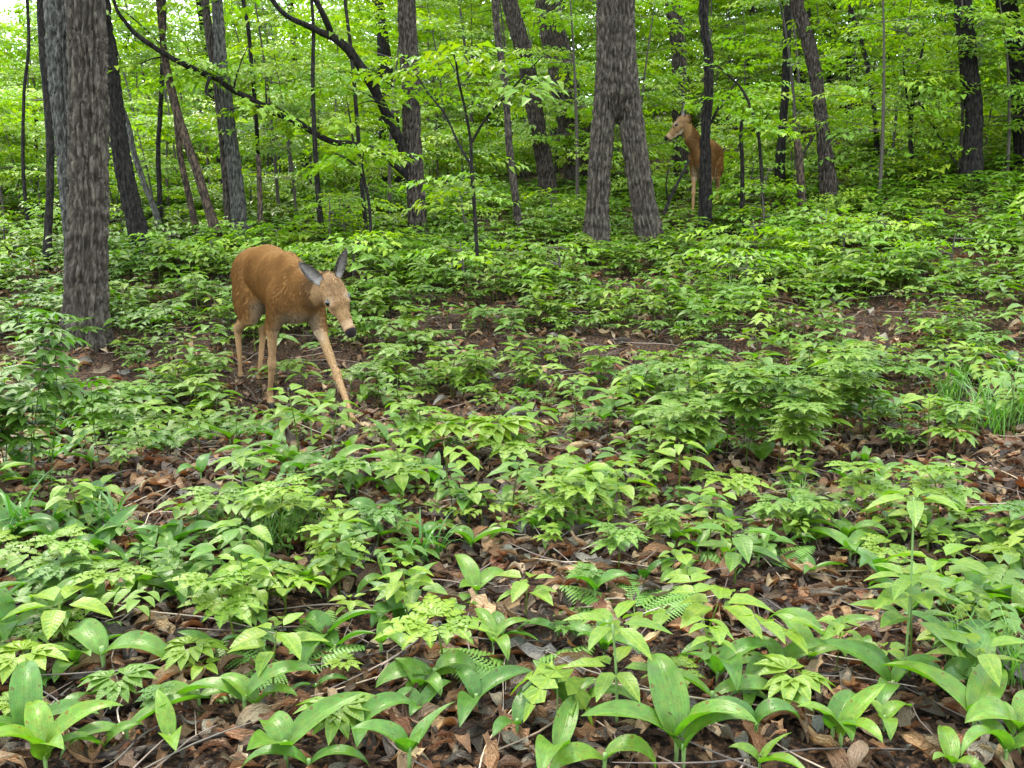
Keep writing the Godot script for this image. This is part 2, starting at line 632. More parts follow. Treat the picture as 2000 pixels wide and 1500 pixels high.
func build_litter(o: Node3D) -> void:
	var meshes := []
	for k in 10:
		meshes.append(dead_leaf(k))
	var mats := []
	for k in 8:
		var m: StandardMaterial3D = M.dead.duplicate()
		m.albedo_color = dead_color().linear_to_srgb()
		mats.append(m)
	var spots := []
	for k in 13000:
		var d := 1.6 + 3.9 * pow(rng.randf(), 0.75)
		spots.append(Vector2(rng.randf_range(-0.6, 0.6) * d, -d))
	for k in 14000:
		var d := 5.5 + 8.0 * rng.randf()
		spots.append(Vector2(rng.randf_range(-0.6, 0.6) * d, -d))
	var near := []
	var xf := []
	var cols := []
	for k in meshes.size():
		xf.append([])
		cols.append([])
	var count := 0
	for s in spots:
		var b := Basis.from_euler(Vector3(rng.randf_range(-0.5, 0.5), rng.randf() * TAU, rng.randf_range(-0.5, 0.5)))
		if rng.randf() < 0.12:
			b = b * Basis(Vector3.RIGHT, rng.randf_range(0.6, 2.6))
		b = b.scaled(Vector3(1, 1, rng.randf_range(0.7, 1.15)) * lerpf(0.25, 1.15, pow(rng.randf(), 1.4)))
		var t := Transform3D(b, Vector3(s.x, ground(s.x, s.y) + rng.randf_range(-0.004, 0.022), s.y))
		var k: int = rng.randi() % meshes.size()
		var q := seen_at(t.origin)
		if q.z < 2.75 and q.y < 1500.0 and q.x > -20 and q.x < 2020 and count < 300:
			count += 1
			var c := part(o, "fallen_leaf", meshes[k], mats[rng.randi() % mats.size()])
			c.transform = t
		else:
			xf[k].append(t)
			cols[k].append(dead_color())
	for k in meshes.size():
		scatter(o, "leaf_litter", meshes[k], M.dead, xf[k], cols[k])
	# thin broken twigs among the leaves
	var tw := []
	for k in 4:
		var mb := MB.new()
		var l := 0.1 + 0.06 * k
		tube(mb, [Vector3(-l, 0.006, 0), Vector3(-l * 0.3, 0.012, 0.012), Vector3(l * 0.4, 0.01, -0.01), Vector3(l, 0.008, 0.01)], [0.0016, 0.0022, 0.002, 0.001], 5, 0.05)
		tw.append(mb.done(true))
	for k in 4:
		var a := []
		var c := []
		for i in 150:
			var d := 1.6 + 6.0 * rng.randf()
			var xx := rng.randf_range(-0.6, 0.6) * d
			a.append(Transform3D(Basis.from_euler(Vector3(0, rng.randf() * TAU, rng.randf_range(-0.15, 0.15))).scaled(Vector3(rng.randf_range(0.5, 1.3), 1, 1)), Vector3(xx, ground(xx, -d) + 0.015, -d)))
			c.append(vary([Color(0.07, 0.05, 0.035), Color(0.14, 0.1, 0.07), Color(0.24, 0.18, 0.12)][i % 3], 0.2))
		scatter(o, "twig_litter", tw[k], M.twig, a, c)


# ------------------------------------------------------------------ trees
func leaf_tint(bright: float) -> Color:
	# young leaves are yellower, older ones a deeper and bluer green
	var y := rng.randf()
	var c := Color(0.78, 0.9, 0.85).lerp(Color(1.45, 1.2, 0.7), y * y * 0.9 + bright * 0.1)
	var f := rng.randf_range(0.75, 1.15)
	return Color(c.r * f, c.g * f, c.b * f)


var sprays := []
var round_sprays := []


func crown(o: Node3D, where: Vector3, rad: Vector3, n: int, scale_ := 1.0, called := "crown", set_ := []) -> void:
	# sprays in clumps through the crown's volume
	var pool: Array = set_ if set_.size() else sprays
	var xf := []
	var cols := []
	var clumps := []
	for k in maxi(4, n / 14):
		var u := Vector3(rng.randfn(), rng.randfn(), rng.randfn()).normalized() * pow(rng.randf(), 0.45)
		clumps.append(where + u * rad)
	for i in n:
		var c: Vector3 = clumps[rng.randi() % clumps.size()]
		var p := c + Vector3(rng.randfn(), rng.randfn() * 0.45, rng.randfn()) * (0.28 * scale_)
		var out := p - where
		var yaw := atan2(-out.z, out.x) + rng.randf_range(-0.9, 0.9)
		var b := Basis.from_euler(Vector3(rng.randf_range(-0.35, 0.35), yaw, rng.randf_range(-0.45, 0.25)))
		xf.append(Transform3D(b.scaled(Vector3.ONE * rng.randf_range(0.75, 1.25) * scale_), p - o.position))
		cols.append(leaf_tint(0.5))
	scatter(o, called, pool[rng.randi() % pool.size()], M.tree_leaf, xf, cols)


# pts: [px, py, width in px] from the top of the picture down to the foot
func trunk_path(pts: Array, depth: float, top_height: float, foot := true) -> Array:
	var p := []
	var r := []
	for q in pts:
		p.append(at(q[0], q[1], depth))
		r.append(q[2] * 0.5 / F * depth)
	if foot:
		var b: Vector3 = p[-1]
		var g := ground(b.x, b.z)
		if b.y > g + 0.12:
			p.append(Vector3(b.x + 0.02, g + 0.05, b.z))
			r.append(r[-1] * 1.08)
		p.append(Vector3(p[-1].x, minf(p[-1].y, g) - 0.12, p[-1].z))
		r[-1] = r[-1] * 1.2
		r.append(r[-1] * 1.25)
	if top_height > 0.0:
		var dir: Vector3 = (p[0] - p[1]).normalized()
		dir = (dir * 0.7 + Vector3.UP * 0.45).normalized()
		var h: float = top_height - p[0].y
		var r0: float = r[0]
		var start: Vector3 = p[0]
		for k in [0.35, 0.7, 1.0]:
			p.push_front(start + dir * (h * k) + Vector3(rng.randf_range(-0.15, 0.15), 0, rng.randf_range(-0.15, 0.15)) * k)
			r.push_front(r0 * (1.0 - 0.75 * k))
	p.reverse()
	r.reverse()
	return [p, r]


func trunk_part(o: Node3D, called: String, pr: Array, mat: Material, sides: int, step: float, bark: float, wob := 0.05) -> MeshInstance3D:
	var mb := MB.new()
	var local := []
	for q in pr[0]:
		local.append(q - o.position)
	tube(mb, local, pr[1], sides, step, bark, wob, rng.randf() * 50.0)
	return part(o, called, mb.done(true), mat)


func tree(called: String, label: String, depth: float, pts: Array, mat: Material, height := 9.0, group := "forest trees", crown_n := 36, cat := "tree") -> Node3D:
	var pr := trunk_path(pts, depth, height)
	var foot: Vector3 = pr[0][0]
	var o := thing(called, foot)
	tag(o, label, cat, group)
	var wide: float = pts[-1][2]
	if wide > 60:
		trunk_part(o, "trunk", pr, M.bark_plate, 150, 0.014, 0.048)
	elif wide > 26:
		trunk_part(o, "trunk", pr, mat, 72, 0.03, 0.03)
	else:
		trunk_part(o, "trunk", pr, mat, 12, 0.08, 0.0, 0.16)
	if crown_n > 0:
		var top: Vector3 = pr[0][-1]
		crown(o, top + Vector3(0, -1.4, 0), Vector3(2.2, 2.3, 2.2), crown_n, 1.3)
	return o


func build_trees() -> void:
	for k in 4:
		sprays.append(spray(26, 0.085, 0.05, false, 0.5, 0.2))
	for k in 3:
		round_sprays.append(spray(9, 0.1, 0.078, true, 0.45, 0.16))
	# the stout tree on the left and the pale stem fused behind it
	var t := tree("oak_tree", "stout dark furrowed trunk at far left behind the leafy ground plants", 6.6, [[164, -20, 68], [172, 120, 68], [173, 300, 69], [171, 480, 74], [168, 600, 80], [167, 668, 88]], M.bark_plate, 9.0)
	var pale := trunk_path([[118, -20, 62], [124, 120, 58], [140, 300, 54], [152, 480, 46], [158, 640, 46]], 6.85, 8.0)
	var pm := trunk_part(t, "second_trunk", pale, M.bark_grey, 100, 0.016, 0.038)
	pm.set_meta("label", "paler grey trunk fused along its left side")
	tree("leaning_tree", "dark trunk leaning left out from behind the stout left trunk", 9.2, [[196, -20, 30], [212, 100, 30], [222, 190, 32], [240, 320, 33], [262, 420, 35], [283, 505, 38]], M.bark_dark, 8.0)
	tree("slender_tree", "slender wavy dark trunk just left of the stout trunk", 9.0, [[78, -20, 14], [83, 100, 14], [90, 170, 15], [97, 260, 15], [98, 360, 15], [94, 450, 15], [92, 520, 16]], M.bark_dark, 7.0)
	tree("thin_tree", "very thin crooked dark stem near the left edge", 10.0, [[52, -20, 6], [56, 90, 6], [47, 180, 6], [45, 320, 7], [52, 410, 7], [62, 470, 8]], M.bark_dark, 6.0, "forest trees", 18)
	tree("thin_tree", "short thin dim stem standing between two slender left trunks", 13.0, [[71, 230, 7], [70, 300, 8], [71, 390, 8], [68, 470, 9]], M.bark_dark, 0.0, "forest trees", 0)
	tree("leaning_tree", "thin grey stem leaning left with pale patches, left of the upright stem", 10.0, [[222, 176, 8], [248, 235, 10], [262, 300, 11], [283, 362, 11], [300, 402, 12], [311, 440, 12]], M.bark_grey, 0.0, "forest trees", 0)
	tree("thin_tree", "straight thin dark stem meeting the leaning grey stem at its foot", 10.1, [[319, -20, 10], [318, 100, 9], [313, 220, 9], [309, 300, 9], [315, 440, 11]], M.bark_dark, 7.0, "forest trees", 18)
	tree("leaning_tree", "rust-mottled trunk leaning left, forking above the middle", 9.4, [[318, 80, 13], [326, 135, 15], [341, 200, 17], [362, 270, 17], [385, 335, 18], [405, 400, 18], [428, 475, 20]], M.bark_lichen, 5.5, "forest trees", 16)
	tree("leaning_tree", "second rust-mottled stem leaning beside the forked one", 9.6, [[340, 175, 8], [346, 250, 11], [355, 320, 12], [372, 395, 12], [392, 495, 14]], M.bark_lichen, 0.0, "forest trees", 0)
	var tw := tree("twin_tree", "grey twin trunk joined at a collar behind the walking deer", 10.0, [[422, -20, 19], [428, 80, 21], [434, 150, 29], [445, 240, 27], [457, 330, 27], [465, 400, 29], [470, 455, 32]], M.bark_grey, 9.0)
	trunk_part(tw, "second_trunk", trunk_path([[398, -20, 15], [411, 80, 18], [424, 150, 20], [434, 240, 19], [442, 330, 20], [447, 400, 20], [452, 455, 23]], 10.1, 8.0), M.bark, 28, 0.04, 0.008)
	tree("thin_tree", "thin black stem passing before the bright gap in the leaves", 10.4, [[472, -20, 8], [484, 50, 8], [490, 110, 8], [499, 215, 8], [505, 320, 8], [508, 420, 9]], M.bark_dark, 6.0, "forest trees", 16)
	tree("broken_stem", "short broken stem with a pale top behind the walking deer", 9.4, [[503, 302, 9], [506, 330, 9], [508, 400, 10], [510, 450, 11]], M.bark_lichen, 0.0, "forest trees", 0, "stem")
	tree("thin_tree", "thin dark stem rising above the walking deer's head", 9.5, [[608, -20, 6], [612, 60, 7], [611, 160, 8], [614, 260, 9], [620, 360, 10], [629, 468, 12]], M.bark_dark, 6.0, "forest trees", 16)
	tree("thin_tree", "thin dark stem crossing in front of the drooping limb", 9.7, [[672, -20, 7], [687, 110, 7], [697, 230, 8], [706, 350, 8], [716, 455, 9]], M.bark_dark, 6.0, "forest trees", 16)
	# the tree with two long limbs to the upper left
	var lt := tree("limbed_tree", "straight brown trunk with long black limbs reaching to upper left", 10.2, [[794, -20, 34], [797, 80, 35], [803, 170, 36], [804, 260, 35], [811, 350, 33], [816, 450, 38]], M.bark, 9.0)
	var low_limb := trunk_part(lt, "limb", limb([[806, 352, 17], [770, 320, 15], [735, 296, 14], [690, 282, 12], [650, 277, 11], [618, 262, 12], [580, 238, 12], [521, 212, 15], [488, 192, 11], [455, 176, 11], [425, 154, 13], [400, 145, 11], [365, 128, 12], [335, 113, 10], [300, 92, 10], [265, 66, 9], [246, 44, 8], [228, 18, 7], [214, -30, 6]], 10.2, 9.0), M.bark_dark, 14, 0.05, 0.006, 0.2)
	var high_limb := trunk_part(lt, "limb", limb([[800, 330, 22], [782, 278, 20], [760, 235, 21], [742, 196, 18], [722, 155, 21], [696, 118, 19], [680, 96, 20], [652, 74, 16], [624, 62, 13], [600, 50, 12], [556, 28, 10], [518, -20, 8]], 10.2, 9.2), M.bark_dark, 14, 0.05, 0.006, 0.2)
	limb_twigs(low_limb, lt.position, [[690, 282], [580, 238], [521, 212], [455, 176], [400, 145], [335, 113], [265, 66]], 9.6)
	limb_twigs(high_limb, lt.position, [[722, 155], [652, 74], [748, 205]], 9.7)
	trunk_part(lt, "limb", limb([[650, 74, 14], [632, 30, 12], [600, -30, 10]], 9.6, 9.2), M.bark_dark, 8, 0.06, 0.0, 0.2)
	trunk_part(lt, "twig", limb([[410, 150, 8], [402, 178, 7], [412, 188, 5]], 9.25, 9.2), M.bark_dark, 6, 0.04, 0.0, 0.2)
	tree("slender_tree", "slender grey trunk with gentle bends left of the dark distant trunks", 10.2, [[966, -20, 14], [974, 80, 15], [984, 150, 14], [990, 220, 13], [996, 300, 14], [1006, 380, 15], [1012, 440, 17]], M.bark, 8.0, "forest trees", 26)
	tree("leaning_tree", "dark trunk leaning left, behind the near forked sapling", 13.0, [[990, -20, 30], [1020, 90, 32], [1033, 150, 32], [1050, 250, 31], [1068, 345, 34]], M.bark, 9.0)
	tree("old_tree", "thick leaning old trunk left of the A-shaped tree", 14.0, [[1068, -20, 46], [1076, 50, 48], [1092, 110, 50], [1108, 190, 56], [1128, 265, 62], [1142, 312, 72]], M.bark, 10.0)
	tree("distant_tree", "dim distant trunk framed by the legs of the A-shaped tree", 15.0, [[1203, 200, 22], [1206, 260, 22], [1207, 352, 24]], M.bark_lichen, 0.0, "forest trees", 0)
	a_tree()
	tree("distant_tree", "dark upright trunk left of the slim tree before the standing deer", 14.0, [[1312, -20, 28], [1318, 40, 28], [1326, 110, 27], [1325, 200, 25], [1330, 330, 27]], M.bark, 9.0)
	tree("slim_tree", "slim wavy dark trunk standing in front of the deer's shoulder", 10.2, [[1374, -20, 15], [1376, 60, 16], [1384, 110, 17], [1383, 190, 17], [1377, 260, 19], [1378, 340, 22], [1377, 432, 27]], M.bark_dark, 7.0, "forest trees", 20)
	tree("distant_tree", "dark upright trunk partly hidden in leaves right of the standing deer", 12.0, [[1540, -20, 15], [1537, 70, 17], [1534, 180, 16], [1528, 250, 15], [1523, 325, 20]], M.bark_dark, 8.0, "forest trees", 24)
	tree("leaning_tree", "dark trunk bending left, right of the standing deer", 11.0, [[1552, -20, 23], [1568, 45, 25], [1583, 100, 25], [1596, 170, 23], [1606, 250, 25], [1617, 350, 32]], M.bark, 8.0)
	var sn := tree("broken_stem", "short rotten snag with a rusty flank beside the bending trunk", 10.4, [[1556, 272, 13], [1560, 300, 15], [1565, 368, 16]], M.bark_lichen, 0.0, "forest trees", 0, "stem")
	trunk_part(sn, "branch", limb([[1562, 312, 6], [1578, 285, 5], [1592, 262, 4]], 10.4, 10.4), M.bark_dark, 6, 0.05, 0.0)
	tree("upright_tree", "dark straight trunk on the slope at right", 10.6, [[1880, -20, 31], [1886, 60, 32], [1894, 150, 33], [1903, 220, 31], [1899, 290, 34], [1896, 360, 40]], M.bark_dark, 9.0)
	tree("upright_tree", "thick dark trunk in the upper right corner", 11.0, [[1962, -20, 36], [1974, 40, 36], [1987, 100, 38], [1996, 190, 38], [2004, 300, 42]], M.bark_dark, 9.0)
	tree("thin_tree", "thin dark stem leaning among bright leaves right of the bending trunk", 13.0, [[1655, -20, 7], [1672, 50, 9], [1690, 110, 9], [1700, 160, 9], [1712, 260, 10]], M.bark_dark, 7.0, "forest trees", 16)
	tree("thin_tree", "thin grey stem left of the corner trunk at upper right", 14.0, [[1918, -20, 12], [1916, 60, 12], [1912, 110, 12], [1908, 200, 12]], M.bark_grey, 8.0, "forest trees", 16)
	tree("thin_tree", "short dark stem left of the straight trunk on the slope", 14.0, [[1838, 20, 8], [1846, 60, 9], [1853, 110, 9], [1862, 200, 10]], M.bark_dark, 0.0, "forest trees", 0)
	tree("broken_stem", "thin broken black stem right of the standing deer's rump", 10.4, [[1452, 228, 7], [1447, 262, 8], [1450, 330, 8]], M.bark_dark, 0.0, "forest trees", 0, "stem")
	sapling_forks()


func limb_twigs(o: Node3D, zero: Vector3, spots: Array, depth: float) -> void:
	# side twigs with a few leaves, springing from the limbs
	var xf := []
	var cols := []
	for s in spots:
		for k in 2:
			var a := at(s[0], s[1], depth)
			var d := Vector3(rng.randf_range(-0.5, 0.35), rng.randf_range(-0.15, 0.5), rng.randf_range(-0.25, 0.25))
			var mb := MB.new()
			tube(mb, [a - zero, a + d * 0.45 + Vector3(0, 0.04, 0) - zero, a + d - zero], [0.012, 0.008, 0.003], 5, 0.06, 0.0, 0.2)
			part(o, "twig", mb.done(true), M.bark_dark)
			for i in 3:
				xf.append(Transform3D(Basis.from_euler(Vector3(rng.randf_range(-0.3, 0.3), rng.randf() * TAU, rng.randf_range(-0.4, 0.2))), a + d * rng.randf_range(0.5, 1.0) - zero))
				cols.append(leaf_tint(0.6))
	scatter(o, "foliage", sprays[1], M.tree_leaf, xf, cols)


func limb(pts: Array, d0: float, d1: float) -> Array:
	var p := []
	var r := []
	for i in pts.size():
		var d := lerpf(d0, d1, float(i) / (pts.size() - 1))
		p.append(at(pts[i][0], pts[i][1], d))
		r.append(pts[i][2] * 0.5 / F * d)
	return [p, r]


func a_tree() -> void:
	var upper := trunk_path([[1202, -20, 71], [1203, 60, 72], [1204, 140, 76], [1205, 190, 76], [1206, 226, 40], [1206, 236, 18], [1206, 242, 6]], 9.5, 9.0, false)
	var left := trunk_path([[1190, 60, 40], [1187, 140, 44], [1180, 230, 45], [1172, 320, 42], [1167, 400, 42], [1163, 486, 48]], 9.5, 0.0)
	var right := trunk_path([[1216, 60, 40], [1222, 140, 44], [1232, 230, 46], [1244, 320, 46], [1257, 400, 46], [1276, 500, 50]], 9.5, 0.0)
	var o := thing("forked_tree", Vector3(left[0][0].x, left[0][0].y, left[0][0].z))
	tag(o, "A-shaped furrowed tree whose two trunks join into one above", "tree", "forest trees")
	trunk_part(o, "trunk", upper, M.bark_plate, 170, 0.016, 0.052)
	trunk_part(o, "stem", left, M.bark_plate, 110, 0.016, 0.044)
	trunk_part(o, "stem", right, M.bark_plate, 110, 0.016, 0.044)
	crown(o, upper[0][-1] + Vector3(0, -1, 0), Vector3(2.3, 2.0, 2.3), 36, 1.3)


# ------------------------------------------------------------------ saplings with hand-set stems
func twiggy(called: String, label: String, depth: float, stems: Array, leaves: int, big: bool, tint := 1.0) -> Node3D:
	var first := limb(stems[0], depth, depth)
	var foot: Vector3 = first[0][0]
	foot.y = ground(foot.x, foot.z)
	var o := thing(called, foot)
	tag(o, label, "sapling", "young trees")
	var xf := []
	var cols := []
	for k in stems.size():
		var pr := limb(stems[k], depth, depth + (0.0 if k == 0 else rng.randf_range(-0.5, 0.4)))
		trunk_part(o, "stem" if k == 0 else "branch", pr, M.bark_dark, 7, 0.06, 0.0, 0.15)
		var n := leaves / stems.size()
		for i in n:
			var t: float = rng.randf_range(0.35, 1.0) * (pr[0].size() - 1)
			var a: int = mini(int(t), pr[0].size() - 2)
			var p: Vector3 = pr[0][a].lerp(pr[0][a + 1], t - a) - o.position
			var yaw := rng.randf() * TAU
			var b := Basis.from_euler(Vector3(rng.randf_range(-0.3, 0.3), yaw, rng.randf_range(-0.4, 0.2)))
			var s := rng.randf_range(0.7, 1.2)
			xf.append(Transform3D(b.scaled(Vector3.ONE * s), p + Vector3(rng.randf_range(-0.12, 0.12), rng.randf_range(-0.08, 0.08), rng.randf_range(-0.12, 0.12))))
			var c := leaf_tint(0.6)
			cols.append(Color(c.r * tint, c.g * tint, c.b * tint))
	if leaves:
		scatter(o, "foliage", (round_sprays if big else sprays)[rng.randi() % 3], M.tree_leaf, xf, cols)
	return o


func sapling_forks() -> void:
	twiggy("sapling", "near forked sapling with large rounded leaves left of the A-shaped tree", 6.8, [
		[[932, 500, 8], [926, 400, 8], [921, 330, 7], [920, 280, 7]], [[920, 280, 6], [910, 220, 5], [896, 160, 5], [890, 118, 4], [880, 90, 3]],
		[[921, 278, 6], [950, 230, 5], [990, 185, 4], [1030, 140, 3], [1060, 110, 2]], [[924, 330, 6], [895, 280, 5], [870, 225, 4], [835, 180, 4], [812, 145, 3]], [[896, 160, 4], [884, 130, 3], [870, 110, 2], [840, 105, 2]]], 22, false, 0.85)
	twiggy("sapling", "curved slim sapling arching left toward the standing deer", 10.0, [
		[[1490, 400, 7], [1487, 330, 7], [1481, 262, 6], [1468, 215, 6], [1449, 174, 5], [1420, 145, 4], [1392, 120, 3]], [[1478, 250, 4], [1492, 235, 3], [1500, 225, 2]]], 10, false)
	twiggy("sapling", "forked black sapling on the slope left of the straight right trunk", 11.0, [
		[[1780, 310, 9], [1778, 250, 9], [1784, 190, 8], [1794, 130, 6], [1806, 80, 5]], [[1782, 200, 5], [1800, 175, 4], [1815, 140, 3]], [[1779, 240, 5], [1770, 180, 4], [1764, 120, 3]], [[1800, 205, 4], [1830, 260, 4], [1868, 320, 4]]], 40, false)
	twiggy("sapling", "thin branched sapling behind the limbed brown trunk's left side", 9.0, [
		[[725, 460, 6], [718, 380, 6], [700, 330, 5], [672, 308, 4], [655, 300, 3]], [[716, 370, 4], [708, 320, 3], [712, 290, 2]]], 14, false)
	twiggy("sapling", "leaning dark stem slanting up to the standing deer's chest", 9.6, [
		[[1296, 420, 7], [1312, 380, 7], [1330, 345, 6], [1346, 312, 5]], [[1306, 396, 4], [1301, 360, 3], [1306, 330, 2]]], 0, false)
	twiggy("sapling", "thin forking sapling with high twigs right of the slim trunk", 10.3, [
		[[1384, 250, 4], [1400, 215, 5], [1420, 185, 4], [1445, 150, 3]], [[1386, 245, 4], [1412, 205, 3], [1440, 190, 3], [1465, 170, 2]]], 10, false)


func understory(called: String, label: String, foot: Vector3, h: float, n: int, spread_: float, group: String) -> void:
	var o := thing(called, foot)
	tag(o, label, "sapling" if called == "sapling" else "shrub", group)
	var mb := MB.new()
	var lean := Vector3(rng.randf_range(-0.2, 0.12), 0, rng.randf_range(-0.15, 0.15)) * h
	var top := Vector3(0, h, 0) + lean
	tube(mb, [Vector3(0, -0.1, 0), Vector3(0, h * 0.35, 0) + lean * 0.15, Vector3(0, h * 0.7, 0) + lean * 0.5, top], [0.012 + h * 0.004, 0.01 + h * 0.003, 0.006 + h * 0.0015, 0.003], 6, 0.25, 0.0, 0.15, rng.randf() * 9.0)
	part(o, "stem", mb.done(true), M.woody)
	var tiers := maxi(3, int(h * 2.6))
	var xf := []
	var cols := []
	var bm := MB.new()
	for k in tiers:
		var f := lerpf(0.22, 1.0, (k + rng.randf()) / tiers)
		var c := Vector3(0, h * f, 0) + lean * f * f
		for b in 3:
			var yaw := rng.randf() * TAU
			var reach := spread_ * (1.15 - f * 0.75) * rng.randf_range(0.5, 1.1)
			var dir := Vector3(cos(yaw), rng.randf_range(-0.05, 0.3), -sin(yaw))
			tube(bm, [c, c + dir * reach * 0.5, c + dir * reach], [0.005, 0.004, 0.002], 4, 0.6)
			for i in maxi(1, int(float(n) / (tiers * 3))):
				var p := c + dir * reach * rng.randf_range(0.15, 1.0) + Vector3(rng.randf_range(-0.12, 0.12), rng.randf_range(-0.06, 0.06), rng.randf_range(-0.12, 0.12))
				var bb := Basis.from_euler(Vector3(rng.randf_range(-0.22, 0.22), yaw + rng.randf_range(-0.8, 0.8), rng.randf_range(-0.3, 0.15)))
				xf.append(Transform3D(bb.scaled(Vector3.ONE * rng.randf_range(0.6, 1.1)), p))
				cols.append(leaf_tint(0.5))
	part(o, "branch", bm.done(true), M.woody).set_meta("kind", "stuff")
	scatter(o, "foliage", sprays[rng.randi() % sprays.size()], M.tree_leaf, xf, cols)


func build_saplings() -> void:
	var made := 0
	var tries := 0
	while made < 150 and tries < 5000:
		tries += 1
		var d := 11.0 + 18.0 * pow(rng.randf(), 1.25)
		var x := rng.randf_range(-0.62, 0.62) * d
		var foot := Vector3(x, ground(x, -d), -d)
		var q := seen_at(foot)
		if q.x > 1180 and q.x < 1530 and d < 13.0:
			continue
		var h := rng.randf_range(1.4, 3.2) if d < 16.0 else rng.randf_range(2.4, 5.5)
		if q.x < 520 and d < 15.0:
			h = rng.randf_range(0.9, 1.8)
		made += 1
		understory("sapling", place_words(foot, ["slim leafy sapling", "layered green sapling", "airy young tree"][made % 3]), foot, h, int(30 + h * 17), 0.55 + h * 0.22, "understory saplings")
	# knee-high bushes between the ground plants and the trunks
	made = 0
	while made < 64:
		var d := 7.2 + 7.0 * rng.randf()
		var x := rng.randf_range(-0.6, 0.6) * d
		var foot := Vector3(x, ground(x, -d), -d)
		var q := seen_at(foot)
		if q.x > 420 and q.x < 720 and d < 8.2 or q.x > 1120 and q.x < 1440 and d < 12.0 or q.x > 130 and q.x < 330 and d < 9.6:
			continue
		made += 1
		understory("shrub", place_words(foot, ["low leafy bush", "knee-high spreading bush"][made % 2]), foot, rng.randf_range(0.22, 0.55) * (0.75 if d < 9.5 else 1.1), rng.randi_range(10, 18), 0.36, "low bushes under the trees")


func build_distance() -> void:
	# bushes and young growth on the far slope
	for k in 70:
		var d := rng.randf_range(12.5, 24.0)
		var x := rng.randf_range(-0.2, 0.58) * d
		var foot := Vector3(x, ground(x, -d), -d)
		var q := seen_at(foot)
		if q.x > 1290 and q.x < 1450 and d < 14.0:
			continue
		understory("shrub", place_words(foot, ["bright spreading bush", "pale leafy bush"][k % 2]), foot, rng.randf_range(0.6, 1.3), rng.randi_range(26, 40), 0.6, "low bushes under the trees")
	# far trees: thin trunks one can tell apart, each with its crown
	for k in 38:
		var d := rng.randf_range(17.0, 34.0)
		var x := rng.randf_range(-0.58, 0.58) * d
		var foot := Vector3(x, ground(x, -d) - 0.1, -d)
		var o := thing("background_tree", foot)
		var h := rng.randf_range(7.0, 11.0)
		var lean := Vector3(rng.randf_range(-1.2, 0.5), 0, rng.randf_range(-0.5, 0.5))
		var mb := MB.new()
		var r := rng.randf_range(0.04, 0.1)
		tube(mb, [Vector3.ZERO, Vector3(0, h * 0.4, 0) + lean * 0.3, Vector3(0, h, 0) + lean], [r * 1.2, r, r * 0.35], 9, 0.4, 0.0, 0.1, k)
		part(o, "trunk", mb.done(true), M.bark_dark)
		tag(o, place_words(foot, ["slim light-crowned background tree", "tall open-crowned background tree"][k % 2]), "tree", "trees in the background")
		var left_gap := 0.45 if x / d < -0.12 else 1.0
		crown(o, foot + Vector3(0, h * 0.62, 0) + lean * 0.7, Vector3(2.4, h * 0.34, 2.4), int(120 * left_gap), 1.35)
	# the far wood beyond, one mass of leaves
	var xf := [[], [], [], []]
	var cols := [[], [], [], []]
	for k in 24000:
		var d := rng.randf_range(24.0, 44.0)
		var a := rng.randf_range(-0.72, 0.66)
		var x := a * d
		var top := lerpf(5.2, 9.0, smoothstep(-0.3, 0.35, a))
		var y := rng.randf() * top
		var hole := patch.get_noise_3d(x * 0.55, y * 0.8, d * 0.16)
		if hole > lerpf(0.16, 0.6, smoothstep(-0.3, 0.15, a)) and y > 1.5:
			continue
		var s := rng.randf_range(1.4, 2.4)
		var b := Basis.from_euler(Vector3(rng.randf_range(-0.5, 0.5), rng.randf() * TAU, rng.randf_range(-0.5, 0.5)))
		xf[k % 4].append(Transform3D(b.scaled(Vector3.ONE * s), Vector3(x, ground(x, -d) + y, -d)))
		cols[k % 4].append(leaf_tint(0.7))
	for k in 4:
		var o := scatter(self, "far_woodland", sprays[k], M.tree_leaf, xf[k], cols[k])
		tag(o, "far green wood closing the view behind the trunks", "", "", "stuff")


# ------------------------------------------------------------------ labels made from what stands near
const MARKS := [[690, 830, "the walking deer's front hoof"], [505, 755, "the walking deer's hind legs"], [165, 668, "the stout left trunk"], [1250, 1140, "the spreading fern"], [1765, 1340, "the tall whorled stem"],
	[1165, 485, "the A-shaped tree"], [1390, 430, "the standing deer"], [460, 1060, "the fine grass tuft"], [1960, 820, "the long slope grass"], [70, 930, "the dark cut-leaf shrub"],
	[1100, 1320, "the lobed oak seedling"], [460, 455, "the grey twin trunk"], [815, 450, "the limbed brown trunk"], [1012, 440, "the slender grey trunk"], [1140, 312, "the thick old trunk"],
	[1617, 350, "the bending dark trunk"], [1896, 350, "the straight slope trunk"], [930, 490, "the near forked sapling"], [300, 480, "the leaning left trunk"], [1500, 850, "the tall cut-leaf herbs"], [570, 1280, "the low fern"],
	[870, 900, "the pale yellow-green seedling"], [1300, 640, "the bare litter patch"], [1780, 300, "the forked slope sapling"]]


func place_words(p: Vector3, what: String) -> String:
	var q := seen_at(p)
	var best := 1e9
	var words := ""
	for m in MARKS:
		var dx: float = q.x - m[0]
		var dy: float = (q.y - m[1]) * 1.5
		var far := dx * dx + dy * dy
		if far < best:
			best = far
			var rel := "beside"
			if absf(dy) > absf(dx) * 1.1:
				rel = "in front of" if dy > 0 else "behind"
			elif absf(dx) > 70:
				rel = "right of" if dx > 0 else "left of"
			words = rel + " " + m[2]
	return what + " " + words


const NTH := ["leftmost", "second from left", "third from left", "fourth from left", "fifth from left", "sixth from left", "seventh from left", "eighth from left"]


